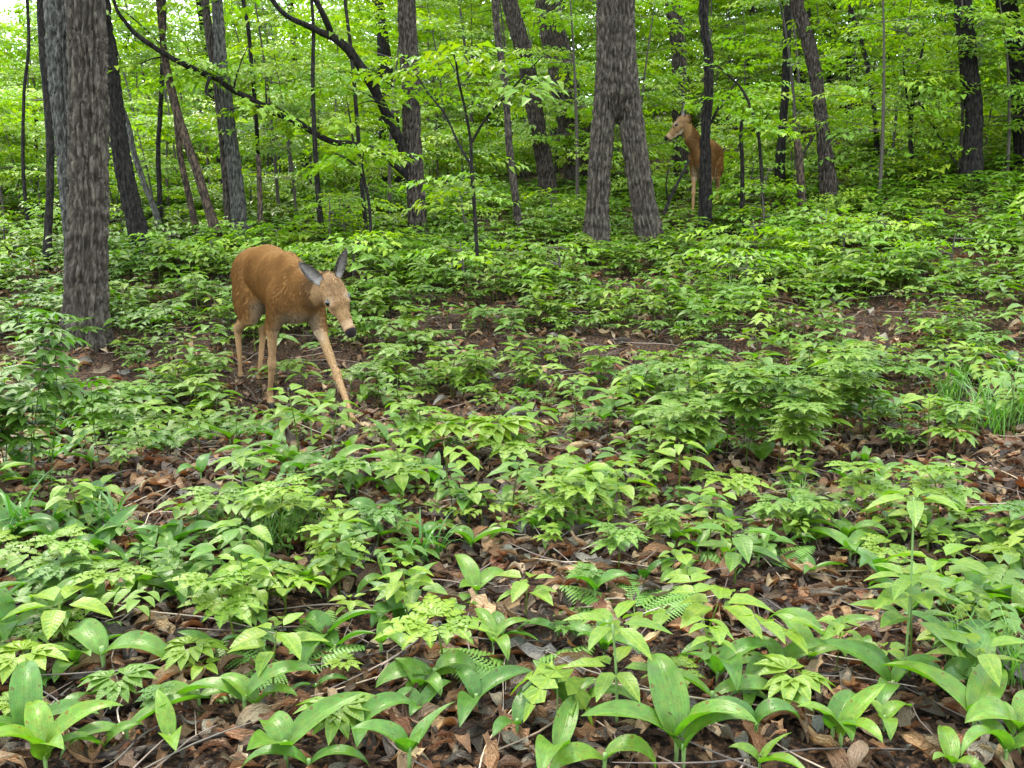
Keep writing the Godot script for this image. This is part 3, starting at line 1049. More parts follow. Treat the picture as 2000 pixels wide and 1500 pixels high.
func settle_labels() -> void:
	var same := {}
	for o in get_children():
		if o.has_meta("label") and o.get_meta("kind", "") == "":
			var l: String = o.get_meta("label")
			if not same.has(l):
				same[l] = []
			same[l].append(o)
	for l in same:
		var list: Array = same[l]
		if list.size() < 2:
			continue
		list.sort_custom(func(a, b): return seen_at(a.position).z < seen_at(b.position).z)
		var rows := int(ceil(list.size() / 8.0))
		var per := int(ceil(float(list.size()) / rows))
		for r in rows:
			var row := list.slice(r * per, (r + 1) * per)
			row.sort_custom(func(a, b): return seen_at(a.position).x < seen_at(b.position).x)
			var which: String = "" if rows == 1 else [" nearest row", " second row", " third row", " fourth row", " fifth row", " sixth row"][mini(r, 5)]
			for i in row.size():
				row[i].set_meta("label", l + "," + which + (" " + NTH[i] if row.size() > 1 else ""))


# ------------------------------------------------------------------ deer
# the body as one surface: tapered capsules joined by a smooth minimum, meshed as surface nets
func caps_mesh(mb: MB, caps: Array, cell: float, k: float, paint: Callable, place: Transform3D) -> void:
	var lo := Vector3(1e9, 1e9, 1e9)
	var hi := -lo
	for c in caps:
		var m: float = maxf(c[2], c[3]) + 0.03
		lo = lo.min(c[0] - Vector3.ONE * m).min(c[1] - Vector3.ONE * m)
		hi = hi.max(c[0] + Vector3.ONE * m).max(c[1] + Vector3.ONE * m)
	var nx := int((hi.x - lo.x) / cell) + 2
	var ny := int((hi.y - lo.y) / cell) + 2
	var nz := int((hi.z - lo.z) / cell) + 2
	var f := PackedFloat32Array()
	f.resize(nx * ny * nz)
	f.fill(1.0)
	for c in caps:
		var a: Vector3 = c[0]
		var b: Vector3 = c[1]
		var ra: float = c[2]
		var rb: float = c[3]
		var fl: float = c[4] if c.size() > 4 else 1.0
		var inv := 1.0 / fl
		var kk: float = c[5] if c.size() > 5 else k
		var ba := Vector3(b.x - a.x, b.y - a.y, (b.z - a.z) * inv)
		var bb := maxf(ba.dot(ba), 1e-9)
		var m := maxf(ra, rb) + k + cell * 2.0
		var i0 := ((a.min(b) - Vector3.ONE * m - lo) / cell).floor()
		var i1 := ((a.max(b) + Vector3.ONE * m - lo) / cell).ceil()
		for z in range(maxi(0, int(i0.z)), mini(nz, int(i1.z) + 1)):
			for y in range(maxi(0, int(i0.y)), mini(ny, int(i1.y) + 1)):
				var row := (z * ny + y) * nx
				var py := lo.y + y * cell - a.y
				var pz := (lo.z + z * cell - a.z) * inv
				for x in range(maxi(0, int(i0.x)), mini(nx, int(i1.x) + 1)):
					var pa := Vector3(lo.x + x * cell - a.x, py, pz)
					var t := clampf(pa.dot(ba) / bb, 0.0, 1.0)
					var d := (pa - ba * t).length() - lerpf(ra, rb, t)
					var e := f[row + x]
					var h := kk - absf(d - e)
					f[row + x] = minf(d, e) - (h * h / (4.0 * kk) if h > 0.0 else 0.0)
	var at_ := PackedInt32Array()
	at_.resize(nx * ny * nz)
	at_.fill(-1)
	var off := [0, 1, nx, nx + 1, nx * ny, nx * ny + 1, nx * ny + nx, nx * ny + nx + 1]
	var far := cell * 2.2
	for z in nz - 1:
		for y in ny - 1:
			var row := (z * ny + y) * nx
			for x in nx - 1:
				var i := row + x
				if absf(f[i]) > far:
					continue
				var inside := 0
				for o in off:
					if f[i + o] < 0.0:
						inside += 1
				if inside == 0 or inside == 8:
					continue
				var sum := Vector3.ZERO
				var n := 0
				for e in EDGES:
					var va: float = f[i + off[e[0]]]
					var vb: float = f[i + off[e[1]]]
					if (va < 0.0) != (vb < 0.0):
						var t: float = va / (va - vb)
						sum += CORNERS[e[0]].lerp(CORNERS[e[1]], t)
						n += 1
				var p := lo + (Vector3(x, y, z) + sum / n) * cell
				at_[i] = mb.add(place * p, Vector2.ZERO, paint.call(p))
	var sx := 1
	var sy := nx
	var sz := nx * ny
	for z in range(1, nz - 1):
		for y in range(1, ny - 1):
			for x in range(1, nx - 1):
				var i := (z * ny + y) * nx + x
				if absf(f[i]) > far:
					continue
				var s := f[i] < 0.0
				if s != (f[i + sx] < 0.0):
					quad(mb, at_[i - sy - sz], at_[i - sz], at_[i], at_[i - sy], s)
				if s != (f[i + sy] < 0.0):
					quad(mb, at_[i - sz - sx], at_[i - sx], at_[i], at_[i - sz], s)
				if s != (f[i + sz] < 0.0):
					quad(mb, at_[i - sx - sy], at_[i - sy], at_[i], at_[i - sx], s)


const CORNERS := [Vector3(0, 0, 0), Vector3(1, 0, 0), Vector3(0, 1, 0), Vector3(1, 1, 0), Vector3(0, 0, 1), Vector3(1, 0, 1), Vector3(0, 1, 1), Vector3(1, 1, 1)]
const EDGES := [[0, 1], [2, 3], [4, 5], [6, 7], [0, 2], [1, 3], [4, 6], [5, 7], [0, 4], [1, 5], [2, 6], [3, 7]]


func quad(mb: MB, a: int, b: int, c: int, d: int, flip: bool) -> void:
	if a < 0 or b < 0 or c < 0 or d < 0:
		return
	if flip:
		mb.tri(a, c, b)
		mb.tri(a, d, c)
	else:
		mb.tri(a, b, c)
		mb.tri(a, c, d)


func coat(p: Vector3) -> Color:
	# reddish summer coat, darker along the spine, white under the belly and between the hind legs
	var red := Color(0.29, 0.15, 0.048)
	var n := bump.get_noise_3d(p.x * 30.0, p.y * 30.0, p.z * 30.0)
	var c := red.lerp(Color(0.2, 0.096, 0.03), clampf(0.35 + n * 0.8, 0.0, 1.0) * 0.8)
	var tan_ := Color(0.27, 0.165, 0.08)
	if p.y < 0.5:
		c = c.lerp(tan_, smoothstep(0.5, 0.36, p.y) * 0.85)
	var white := Color(0.42, 0.36, 0.26)
	var under := smoothstep(0.585, 0.52, p.y) * smoothstep(0.13, 0.06, absf(p.z)) * smoothstep(0.38, 0.44, p.y)
	c = c.lerp(white, under * 0.5)
	var rump := smoothstep(-0.42, -0.5, p.x) * smoothstep(0.72, 0.66, p.y) * smoothstep(0.1, 0.04, absf(p.z)) * smoothstep(0.4, 0.5, p.y)
	c = c.lerp(white, rump)
	c = c.lerp(Color(0.215, 0.125, 0.058), smoothstep(0.42, 0.58, p.x) * smoothstep(0.5, 0.6, p.y))
	if p.y < 0.035:
		c = Color(0.03, 0.025, 0.02)
	return c


func face_coat(p: Vector3) -> Color:
	# head axes: x from poll to nose, y to the forehead, z to its right
	var c := Color(0.18, 0.102, 0.046)
	c = c.lerp(Color(0.12, 0.07, 0.035), smoothstep(0.02, 0.05, p.y) * smoothstep(0.13, 0.05, p.x) * 0.7)
	c = c.lerp(Color(0.21, 0.12, 0.052), smoothstep(0.03, 0.055, absf(p.z)) * 0.7)
	var ring := Vector3(p.x - 0.082, p.y - 0.022, absf(p.z) - 0.05).length()
	c = c.lerp(Color(0.42, 0.33, 0.22), smoothstep(0.04, 0.03, ring) * 0.15)
	c = c.lerp(Color(0.32, 0.25, 0.16), smoothstep(-0.05, -0.075, p.y) * smoothstep(0.02, 0.08, p.x))
	c = c.lerp(Color(0.3, 0.2, 0.11), smoothstep(0.19, 0.205, p.x) * smoothstep(0.245, 0.23, p.x) * 0.7)
	if p.x > 0.242 and p.y > -0.04:
		c = Color(0.012, 0.011, 0.01)
	return c


func ear(mb: MB, base: Vector3, dir: Vector3, open: Vector3, l: float, w: float) -> void:
	# a cupped leaf with an outside and an inside
	var s := dir.cross(open).normalized()
	var face := s.cross(dir).normalized()
	for shell in 2:
		var first := mb.v.size()
		for j in 9:
			var v := j / 8.0
			var half := w * 0.5 * pow(maxf(sin(PI * (0.16 + 0.84 * v)), 0.0), 0.75)
			for i in 7:
				var u := (i - 3) / 3.0
				var a := u * 1.25
				var p := base + dir * (l * v) + s * (half * sin(a)) - face * (half * (cos(a) - 0.4)) - face * (0.004 if shell == 0 else 0.0) + face * (0.012 * v * v)
				var c := Color(0.08, 0.055, 0.035) if shell == 0 else Color(0.19, 0.165, 0.145).lerp(Color(0.05, 0.04, 0.035), smoothstep(0.7, 1.0, absf(u)))
				mb.add(p, Vector2.ZERO, c)
		for j in 8:
			for i in 6:
				var q := first + j * 7 + i
				if shell == 0:
					mb.tri(q, q + 7, q + 1)
					mb.tri(q + 1, q + 7, q + 8)
				else:
					mb.tri(q, q + 1, q + 7)
					mb.tri(q + 1, q + 8, q + 7)


func make_deer(label: String, size: float, foot: Vector3, heading: float, poll: Vector3, nose: Vector3, head_up: Vector3, ears: Array, legs: Array, sink := 0.0) -> Node3D:
	var o := thing("deer", foot - Vector3(0, sink, 0))
	o.rotation.y = heading
	o.scale = Vector3.ONE * size
	tag(o, label, "deer", "deer in the wood")
	var mb := MB.new()
	var z0 := Vector3(0, 0, 0)
	var caps := [
		[Vector3(-0.40, 0.69, 0), Vector3(-0.18, 0.71, 0), 0.145, 0.142, 0.84],
		[Vector3(-0.18, 0.705, 0), Vector3(0.06, 0.685, 0), 0.138, 0.143, 0.8],
		[Vector3(0.06, 0.67, 0), Vector3(0.30, 0.64, 0), 0.152, 0.138, 0.76],
		[Vector3(-0.05, 0.645, 0), Vector3(0.22, 0.61, 0), 0.11, 0.122, 0.82],
		[Vector3(0.18, 0.76, 0), Vector3(0.3, 0.72, 0), 0.085, 0.085, 0.7],
		[Vector3(0.30, 0.67, 0), Vector3(0.28, 0.67, 0).lerp(poll, 0.55) + Vector3(0, -0.01, 0), 0.115, 0.078, 0.8],
		[Vector3(0.28, 0.67, 0).lerp(poll, 0.5), poll, 0.082, 0.062, 0.9],
		[Vector3(-0.49, 0.745, 0), Vector3(-0.545, 0.62, 0), 0.03, 0.024],
		[Vector3(-0.545, 0.62, 0), Vector3(-0.54, 0.53, 0), 0.026, 0.012],
	]
	for g in legs:
		# [kind, side, joint, joint, joint, hoof]
		var s: float = g[1]
		var a: Vector3 = g[2]
		var b: Vector3 = g[3]
		var c: Vector3 = g[4]
		var d: Vector3 = g[5]
		if g[0] == "hind":
			caps.append([Vector3(-0.36, 0.68, 0.06 * s), a.lerp(Vector3(-0.34, 0.62, 0.07 * s), 0.4), 0.125, 0.1, 0.75])
			caps.append([a.lerp(Vector3(-0.34, 0.62, 0.07 * s), 0.5), a, 0.1, 0.066, 0.75])
			caps.append([a, b, 0.05, 0.024, 0.8, 0.03])
		else:
			caps.append([Vector3(0.27, 0.62, 0.085 * s), a, 0.082, 0.042, 0.75])
			caps.append([a, b, 0.034, 0.0185, 0.85, 0.022])
		caps.append([b, c, 0.019, 0.012, 1.0, 0.012])
		caps.append([b + Vector3(0, 0.012, 0), b - Vector3(0, 0.012, 0), 0.023, 0.02, 1.0, 0.012])
		caps.append([c, d + Vector3(0, 0.03, 0), 0.018, 0.016, 1.0, 0.012])
		caps.append([d + Vector3(-0.008, 0.03, 0), d + Vector3(0.024, 0.01, 0), 0.02, 0.012, 1.0, 0.01])
	caps_mesh(mb, caps, 0.0105, 0.045, coat, Transform3D())
	# the head in its own axes, joined on at the poll
	var hx := (nose - poll).normalized()
	var hy := (head_up - hx * head_up.dot(hx)).normalized()
	var hz := hx.cross(hy)
	var place := Transform3D(Basis(hx, hy, hz).scaled(Vector3.ONE * 0.95), poll)
	var head := [
		[Vector3(-0.045, -0.02, 0), Vector3(0.0, 0.0, 0), 0.055, 0.06],
		[Vector3(0.0, 0.002, 0), Vector3(0.085, 0.002, 0), 0.058, 0.052],
		[Vector3(0.085, -0.006, 0), Vector3(0.17, -0.016, 0), 0.048, 0.034, 0.85],
		[Vector3(0.17, -0.016, 0), Vector3(0.245, -0.02, 0), 0.034, 0.028, 0.95],
		[Vector3(0.252, -0.012, 0), Vector3(0.262, -0.018, 0), 0.022, 0.02, 1.15],
		[Vector3(0.0, -0.05, 0), Vector3(0.1, -0.06, 0), 0.042, 0.032, 0.9],
		[Vector3(0.1, -0.06, 0), Vector3(0.225, -0.048, 0), 0.03, 0.018],
	]
	for s in [-1.0, 1.0]:
		head.append([Vector3(0.05, 0.03, 0.036 * s), Vector3(0.1, 0.024, 0.038 * s), 0.022, 0.017])
		head.append([Vector3(0.05, -0.03, 0.03 * s), Vector3(0.11, -0.03, 0.024 * s), 0.032, 0.026])
	caps_mesh(mb, head, 0.0055, 0.018, face_coat, place)
	for s in [-1.0, 1.0]:
		var e: Vector3 = ears[0] if s < 0 else ears[1]
		var open: Vector3 = ears[2] if s < 0 else ears[3]
		ear(mb, place * Vector3(-0.025, 0.03, 0.042 * s), e.normalized(), open.normalized(), 0.148, 0.062)
	var body := mb.done(true)
	part(o, "body", body, M.fur)
	for s in [-1.0, 1.0]:
		var sm := SphereMesh.new()
		sm.radius = 0.02
		sm.height = 0.04
		sm.radial_segments = 16
		sm.rings = 8
		var e := part(o, "eye", sm, M.eye)
		e.position = place * Vector3(0.083, 0.021, 0.047 * s)
	fur_coat(o, mb, hx, poll)
	return o


func fur_coat(o: Node3D, mb: MB, hx: Vector3, poll: Vector3) -> void:
	var hm := MB.new()
	for b in 5:
		var z := rng.randf_range(-0.006, 0.006)
		var x := rng.randf_range(-0.006, 0.006)
		var l := rng.randf_range(0.75, 1.1)
		var a0 := hm.add(Vector3(x, -0.002, z - 0.0016))
		var a1 := hm.add(Vector3(x, -0.002, z + 0.0016))
		var a2 := hm.add(Vector3(x + 0.011 * l, 0.003, z + 0.001))
		var a3 := hm.add(Vector3(x + 0.024 * l, 0.0032, z))
		hm.tri(a0, a1, a2)
		hm.tri(a1, a3, a2)
	var hair := hm.done(false)
	var xf := []
	var cols := []
	for i in range(0, mb.idx.size(), 3):
		var a := mb.v[mb.idx[i]]
		var b := mb.v[mb.idx[i + 1]]
		var c := mb.v[mb.idx[i + 2]]
		var n := (c - a).cross(b - a)
		var area := n.length() * 0.5
		if area < 1e-9:
			continue
		n = n.normalized()
		var want := area * 26000.0
		var count := int(want) + (1 if rng.randf() < want - int(want) else 0)
		for k in count:
			var u := rng.randf()
			var w := rng.randf() * (1.0 - u)
			var p := a + (b - a) * u + (c - a) * w
			if p.y < 0.06:
				continue
			var col := mb.c[mb.idx[i]]
			if col.r < 0.02:
				continue
			var near_head := p.distance_to(poll + hx * 0.1) < 0.17
			var flow := Vector3(-0.8, -0.45, 0.0)
			var len_ := 1.0
			if near_head:
				flow = -hx
				len_ = 0.3
			elif p.y < 0.46:
				flow = Vector3(-0.1, -1, 0)
				len_ = 0.35
			flow = (flow + Vector3(rng.randfn(), rng.randfn(), rng.randfn()) * 0.16)
			flow = (flow - n * flow.dot(n)).normalized()
			var side := flow.cross(n)
			xf.append(Transform3D(Basis(flow * len_, n * len_, side * len_), p))
			cols.append(vary(col, 0.1 if p.y > 0.46 and not near_head else 0.09))
	scatter(o, "fur", hair, M.fur, xf, cols)


func facing(phi_deg: float) -> float:
	# heading 0 walks toward the camera, positive turns to the right of the picture; the body's own front is +x
	var p := deg_to_rad(phi_deg)
	return atan2(-cos(p), sin(p))


func build_deer() -> void:
	var x := -1.33
	var z := -5.62
	make_deer("red-brown deer walking toward the front with its head lowered", 1.075, Vector3(x, ground(x, z), z), facing(30.0),
		Vector3(0.62, 0.70, -0.07), Vector3(0.79, 0.48, -0.11), Vector3(0.8, 0.5, 0.22),
		[Vector3(-0.05, 0.95, -0.28), Vector3(-0.3, 0.7, 0.62), Vector3(0.75, 0.1, -0.5), Vector3(0.8, 0.1, 0.55)],
		[["hind", 1.0, Vector3(-0.27, 0.48, 0.1), Vector3(-0.53, 0.36, 0.1), Vector3(-0.52, 0.09, 0.1), Vector3(-0.49, 0.0, 0.1)],
		["hind", -1.0, Vector3(-0.22, 0.48, -0.06), Vector3(-0.43, 0.35, -0.02), Vector3(-0.42, 0.09, 0.02), Vector3(-0.39, 0.0, 0.025)],
		["fore", 1.0, Vector3(0.17, 0.46, 0.1), Vector3(0.1, 0.26, 0.09), Vector3(0.01, 0.08, 0.085), Vector3(0.02, 0.0, 0.085)],
		["fore", -1.0, Vector3(0.33, 0.46, -0.1), Vector3(0.56, 0.26, -0.1), Vector3(0.77, 0.07, -0.1), Vector3(0.83, -0.02, -0.1)]], 0.0)
	x = 2.17
	z = -11.3
	make_deer("brown deer standing behind the slim trunk, head raised in profile", 1.0, Vector3(x, ground(x, z), z), facing(-18.0),
		Vector3(0.5, 1.03, 0.2), Vector3(0.56, 0.845, 0.385), Vector3(0.1, 0.8, 0.5),
		[Vector3(-0.15, 0.95, -0.05), Vector3(-0.05, 0.98, -0.1), Vector3(0.6, 0.0, 0.5), Vector3(0.3, 0.0, 0.9)],
		[["hind", 1.0, Vector3(-0.27, 0.48, 0.1), Vector3(-0.47, 0.36, 0.1), Vector3(-0.44, 0.09, 0.1), Vector3(-0.41, 0.0, 0.1)],
		["hind", -1.0, Vector3(-0.24, 0.48, -0.1), Vector3(-0.42, 0.35, -0.1), Vector3(-0.38, 0.09, -0.1), Vector3(-0.35, 0.0, -0.1)],
		["fore", 1.0, Vector3(0.25, 0.46, 0.09), Vector3(0.27, 0.27, 0.085), Vector3(0.27, 0.08, 0.085), Vector3(0.29, 0.0, 0.085)],
		["fore", -1.0, Vector3(0.25, 0.46, -0.09), Vector3(0.29, 0.27, -0.085), Vector3(0.3, 0.08, -0.085), Vector3(0.32, 0.0, -0.085)]], 0.0)


# ------------------------------------------------------------------ plants of the floor
var straps := []
var sheath: ArrayMesh
var herbs := []
var tints := {}


func tinted(base: StandardMaterial3D, k: int) -> StandardMaterial3D:
	# a few fixed shades of one leaf material, so that neighbours differ
	var key := base.resource_name + str(k)
	if not tints.has(key):
		var m: StandardMaterial3D = base.duplicate()
		var c := base.albedo_color.srgb_to_linear()
		var t: Color = [Color(1, 1, 1), Color(0.78, 0.88, 0.9), Color(1.18, 1.1, 0.9), Color(0.62, 0.75, 0.8), Color(1.32, 1.2, 0.75)][k]
		m.albedo_color = Color(c.r * t.r, c.g * t.g, c.b * t.b).linear_to_srgb()
		tints[key] = m
	return tints[key]


func lily(foot: Vector3, size: float, yaw: float, n: int, tone := -1, flat := 0.0) -> Node3D:
	var o := thing("broadleaf_plant", foot - Vector3(0, 0.006, 0))
	o.rotation.y = yaw
	o.scale = Vector3.ONE * size
	var k: int = tone if tone >= 0 else [0, 0, 1, 1, 2, 0, 3, 2, 1, 4][rng.randi() % 10]
	part(o, "stem", sheath, M.stem)
	for i in n:
		var leaf := part(o, "leaf", straps[rng.randi() % straps.size()], tinted(M.strap, k))
		leaf.position = Vector3(0, 0.045, 0)
		leaf.rotation = Vector3(rng.randf_range(-0.12, 0.12), TAU * i / n + rng.randf_range(-0.5, 0.5), -flat + rng.randf_range(-0.15, 0.15))
		leaf.scale = Vector3.ONE * rng.randf_range(0.8, 1.1)
	var words: String = ["two-leaved", "three-leaved", "four-leaved"][clampi(n - 2, 0, 2)]
	var tones: String = ["fresh green", "mid green", "light green", "dark green", "yellow-green"][k]
	var what: String = ("large " if size > 1.15 else "") + tones + " " + words + " plant"
	tag(o, place_words(foot, what), "plant", "glossy broadleaf plants on the forest floor")
	return o


func herb_mesh(tiers: int, leaves: int, l: float, w: float, h: float, kind: int) -> ArrayMesh:
	var mb := MB.new()
	var lean := Vector3(rng.randf_range(-0.2, 0.2), 0, rng.randf_range(-0.2, 0.2)) * h
	tube(mb, [Vector3(0, -0.02, 0), Vector3(0, h * 0.5, 0) + lean * 0.3, Vector3(0, h, 0) + lean], [0.0026, 0.002, 0.0014], 5, 0.08)
	for c in mb.c.size():
		mb.c[c] = Color(0.75, 0.7, 0.8)
	for t in tiers:
		var f := lerpf(0.5, 1.0, float(t + 1) / tiers)
		var c := Vector3(0, h * f, 0) + lean * f * f
		var off := rng.randf() * TAU
		for i in leaves:
			var yaw := off + TAU * i / leaves + rng.randf_range(-0.25, 0.25)
			var dir := Vector3(cos(yaw), rng.randf_range(-0.1, 0.3), sin(yaw)).normalized()
			var up := (Vector3.UP + Vector3(rng.randf_range(-0.2, 0.2), 0, rng.randf_range(-0.2, 0.2))).normalized()
			up = (up - dir * up.dot(dir)).normalized()
			var k := rng.randf_range(0.75, 1.15) * lerpf(1.1, 0.85, float(t) / tiers)
			var col := vary(Color(1, 1, 1), 0.18)
			var pet := c + dir * l * 0.25
			if kind == 0:
				ovate(mb, pet, dir, up, l * k, w * k, col, true, rng.randf_range(0.1, 0.4))
			elif kind == 3:
				# five leaflets spread like a hand
				for q in 5:
					ovate(mb, pet, dir.rotated(up, (q - 2) * 0.6), up, l * k * (1.0 - 0.14 * absf(q - 2)), w * k * 0.72, vary(col, 0.06), true, 0.3)
			elif kind == 1:
				# palmate: five toothed lobes from one point
				for q in 5:
					var a := (q - 2) * 0.66
					var d2 := dir.rotated(up, a)
					toothed(mb, pet, d2, up, l * k * (1.0 - 0.17 * absf(q - 2)), w * k * 0.66, 5, col, 0.22, 0.16)
			else:
				# compound: leaflets in pairs along a stalk
				for q in 3:
					var at2 := pet + dir * (l * (0.35 + 0.38 * q)) - up * 0.004 * q * q
					for sg in [-1.0, 1.0]:
						ovate(mb, at2, dir.rotated(up, sg * 1.0), up, l * 0.5 * k, w * 0.5 * k, col, true, 0.3)
				ovate(mb, pet + dir * l * 1.2, dir, up, l * 0.6 * k, w * 0.55 * k, col, true, 0.3)
	return mb.done(true)


func fern_frond(l: float, pairs: int, arch: float) -> ArrayMesh:
	var mb := MB.new()
	var pts := []
	var rad := []
	for j in 9:
		var t := j / 8.0
		var a := lerpf(1.05, 1.15 + arch * 0.8, t)
		pts.append((pts[-1] if j else Vector3.ZERO) + (Vector3(sin(a), cos(a), 0) * l / 8.0 if j else Vector3.ZERO))
		rad.append(lerpf(0.0024, 0.0006, t))
	tube(mb, pts, rad, 5, 0.05)
	for i in pairs:
		var t := lerpf(0.16, 0.99, float(i) / pairs)
		var a := int(t * 8.0)
		var c: Vector3 = pts[a].lerp(pts[mini(a + 1, 8)], t * 8.0 - a)
		var dir: Vector3 = (pts[mini(a + 1, 8)] - pts[maxi(a - 1, 0)]).normalized()
		var up := Vector3(0, 0, 1).cross(dir).normalized()
		if up.y < 0:
			up = -up
		var pl := l * 0.4 * pow(sin(PI * clampf(0.2 + 0.78 * t, 0, 1)), 0.8) * (1.15 - 0.5 * t)
		for sg in [-1.0, 1.0]:
			var d2: Vector3 = (Vector3(0, 0, sg) + dir * 0.45 - up * 0.12).normalized()
			var u2: Vector3 = (up - d2 * up.dot(d2)).normalized()
			toothed(mb, c, d2, u2, pl, l * 0.056, 11, vary(Color(1, 1, 1), 0.08), 0.2, 0.5)
	return mb.done(true)


func grass_tuft(n: int, h: float, spread_: float, w: float) -> ArrayMesh:
	var mb := MB.new()
	for k in n:
		var yaw := rng.randf() * TAU
		var out := Vector3(cos(yaw), 0, sin(yaw))
		var s := Vector3(-out.z, 0, out.x)
		var p := Vector3(rng.randfn(), 0, rng.randfn()) * spread_ * 0.25
		var l := h * rng.randf_range(0.6, 1.2)
		var a := rng.randf_range(0.05, 0.5)
		var bend := rng.randf_range(0.6, 1.9)
		var col := vary(Color(1, 1, 1), 0.2)
		var prev := -1
		for j in 6:
			var t := j / 5.0
			var ang := a + bend * t * t
			if j:
				p += (out * sin(ang) + Vector3.UP * cos(ang)) * (l / 5.0)
			var half := w * 0.5 * (1.0 - t * t * 0.95)
			var q := mb.add(p - s * half, Vector2(0, t), col)
			mb.add(p + s * half, Vector2(1, t), col)
			if prev >= 0:
				mb.tri(prev, q, prev + 1)
				mb.tri(prev + 1, q, q + 1)
			prev = q
	return mb.done(true)


func plain(called: String, mesh: Mesh, mat: Material, foot: Vector3, yaw: float, size: float, label: String, cat: String, group := "") -> MeshInstance3D:
	var o := part(self, called, mesh, mat)
	o.position = foot
	o.rotation.y = yaw
	o.scale = Vector3.ONE * size
	tag(o, label, cat, group)
	return o


func blocked(p: Vector3, r: float) -> bool:
	# keep the hooves of the walking deer and the trunk feet free
	for q in [Vector2(-0.82, -5.0), Vector2(-1.42, -5.65), Vector2(-1.62, -6.05)]:
		if Vector2(p.x, p.z).distance_to(q) < r:
			return true
	return false


func bare(x: float, z: float) -> float:
	# 0 where the litter shows through, 1 where plants stand close
	var k := clampf(0.7 + 1.2 * patch.get_noise_2d(x * 1.5, z * 1.5), 0.0, 1.0)
	for e in [[0.1, -6.2, 1.1, 0.5], [-0.3, -5.0, 0.9, 0.5], [1.55, -3.95, 0.6, 0.3], [0.85, -3.3, 0.4, 0.22], [0.05, -2.3, 0.4, 0.3], [-0.6, -1.9, 0.5, 0.2]]:
		var d := Vector2((x - e[0]) / e[2], (z - e[1]) / e[3]).length()
		k *= lerpf(0.35, 1.0, smoothstep(0.5, 1.3, d))
	return k


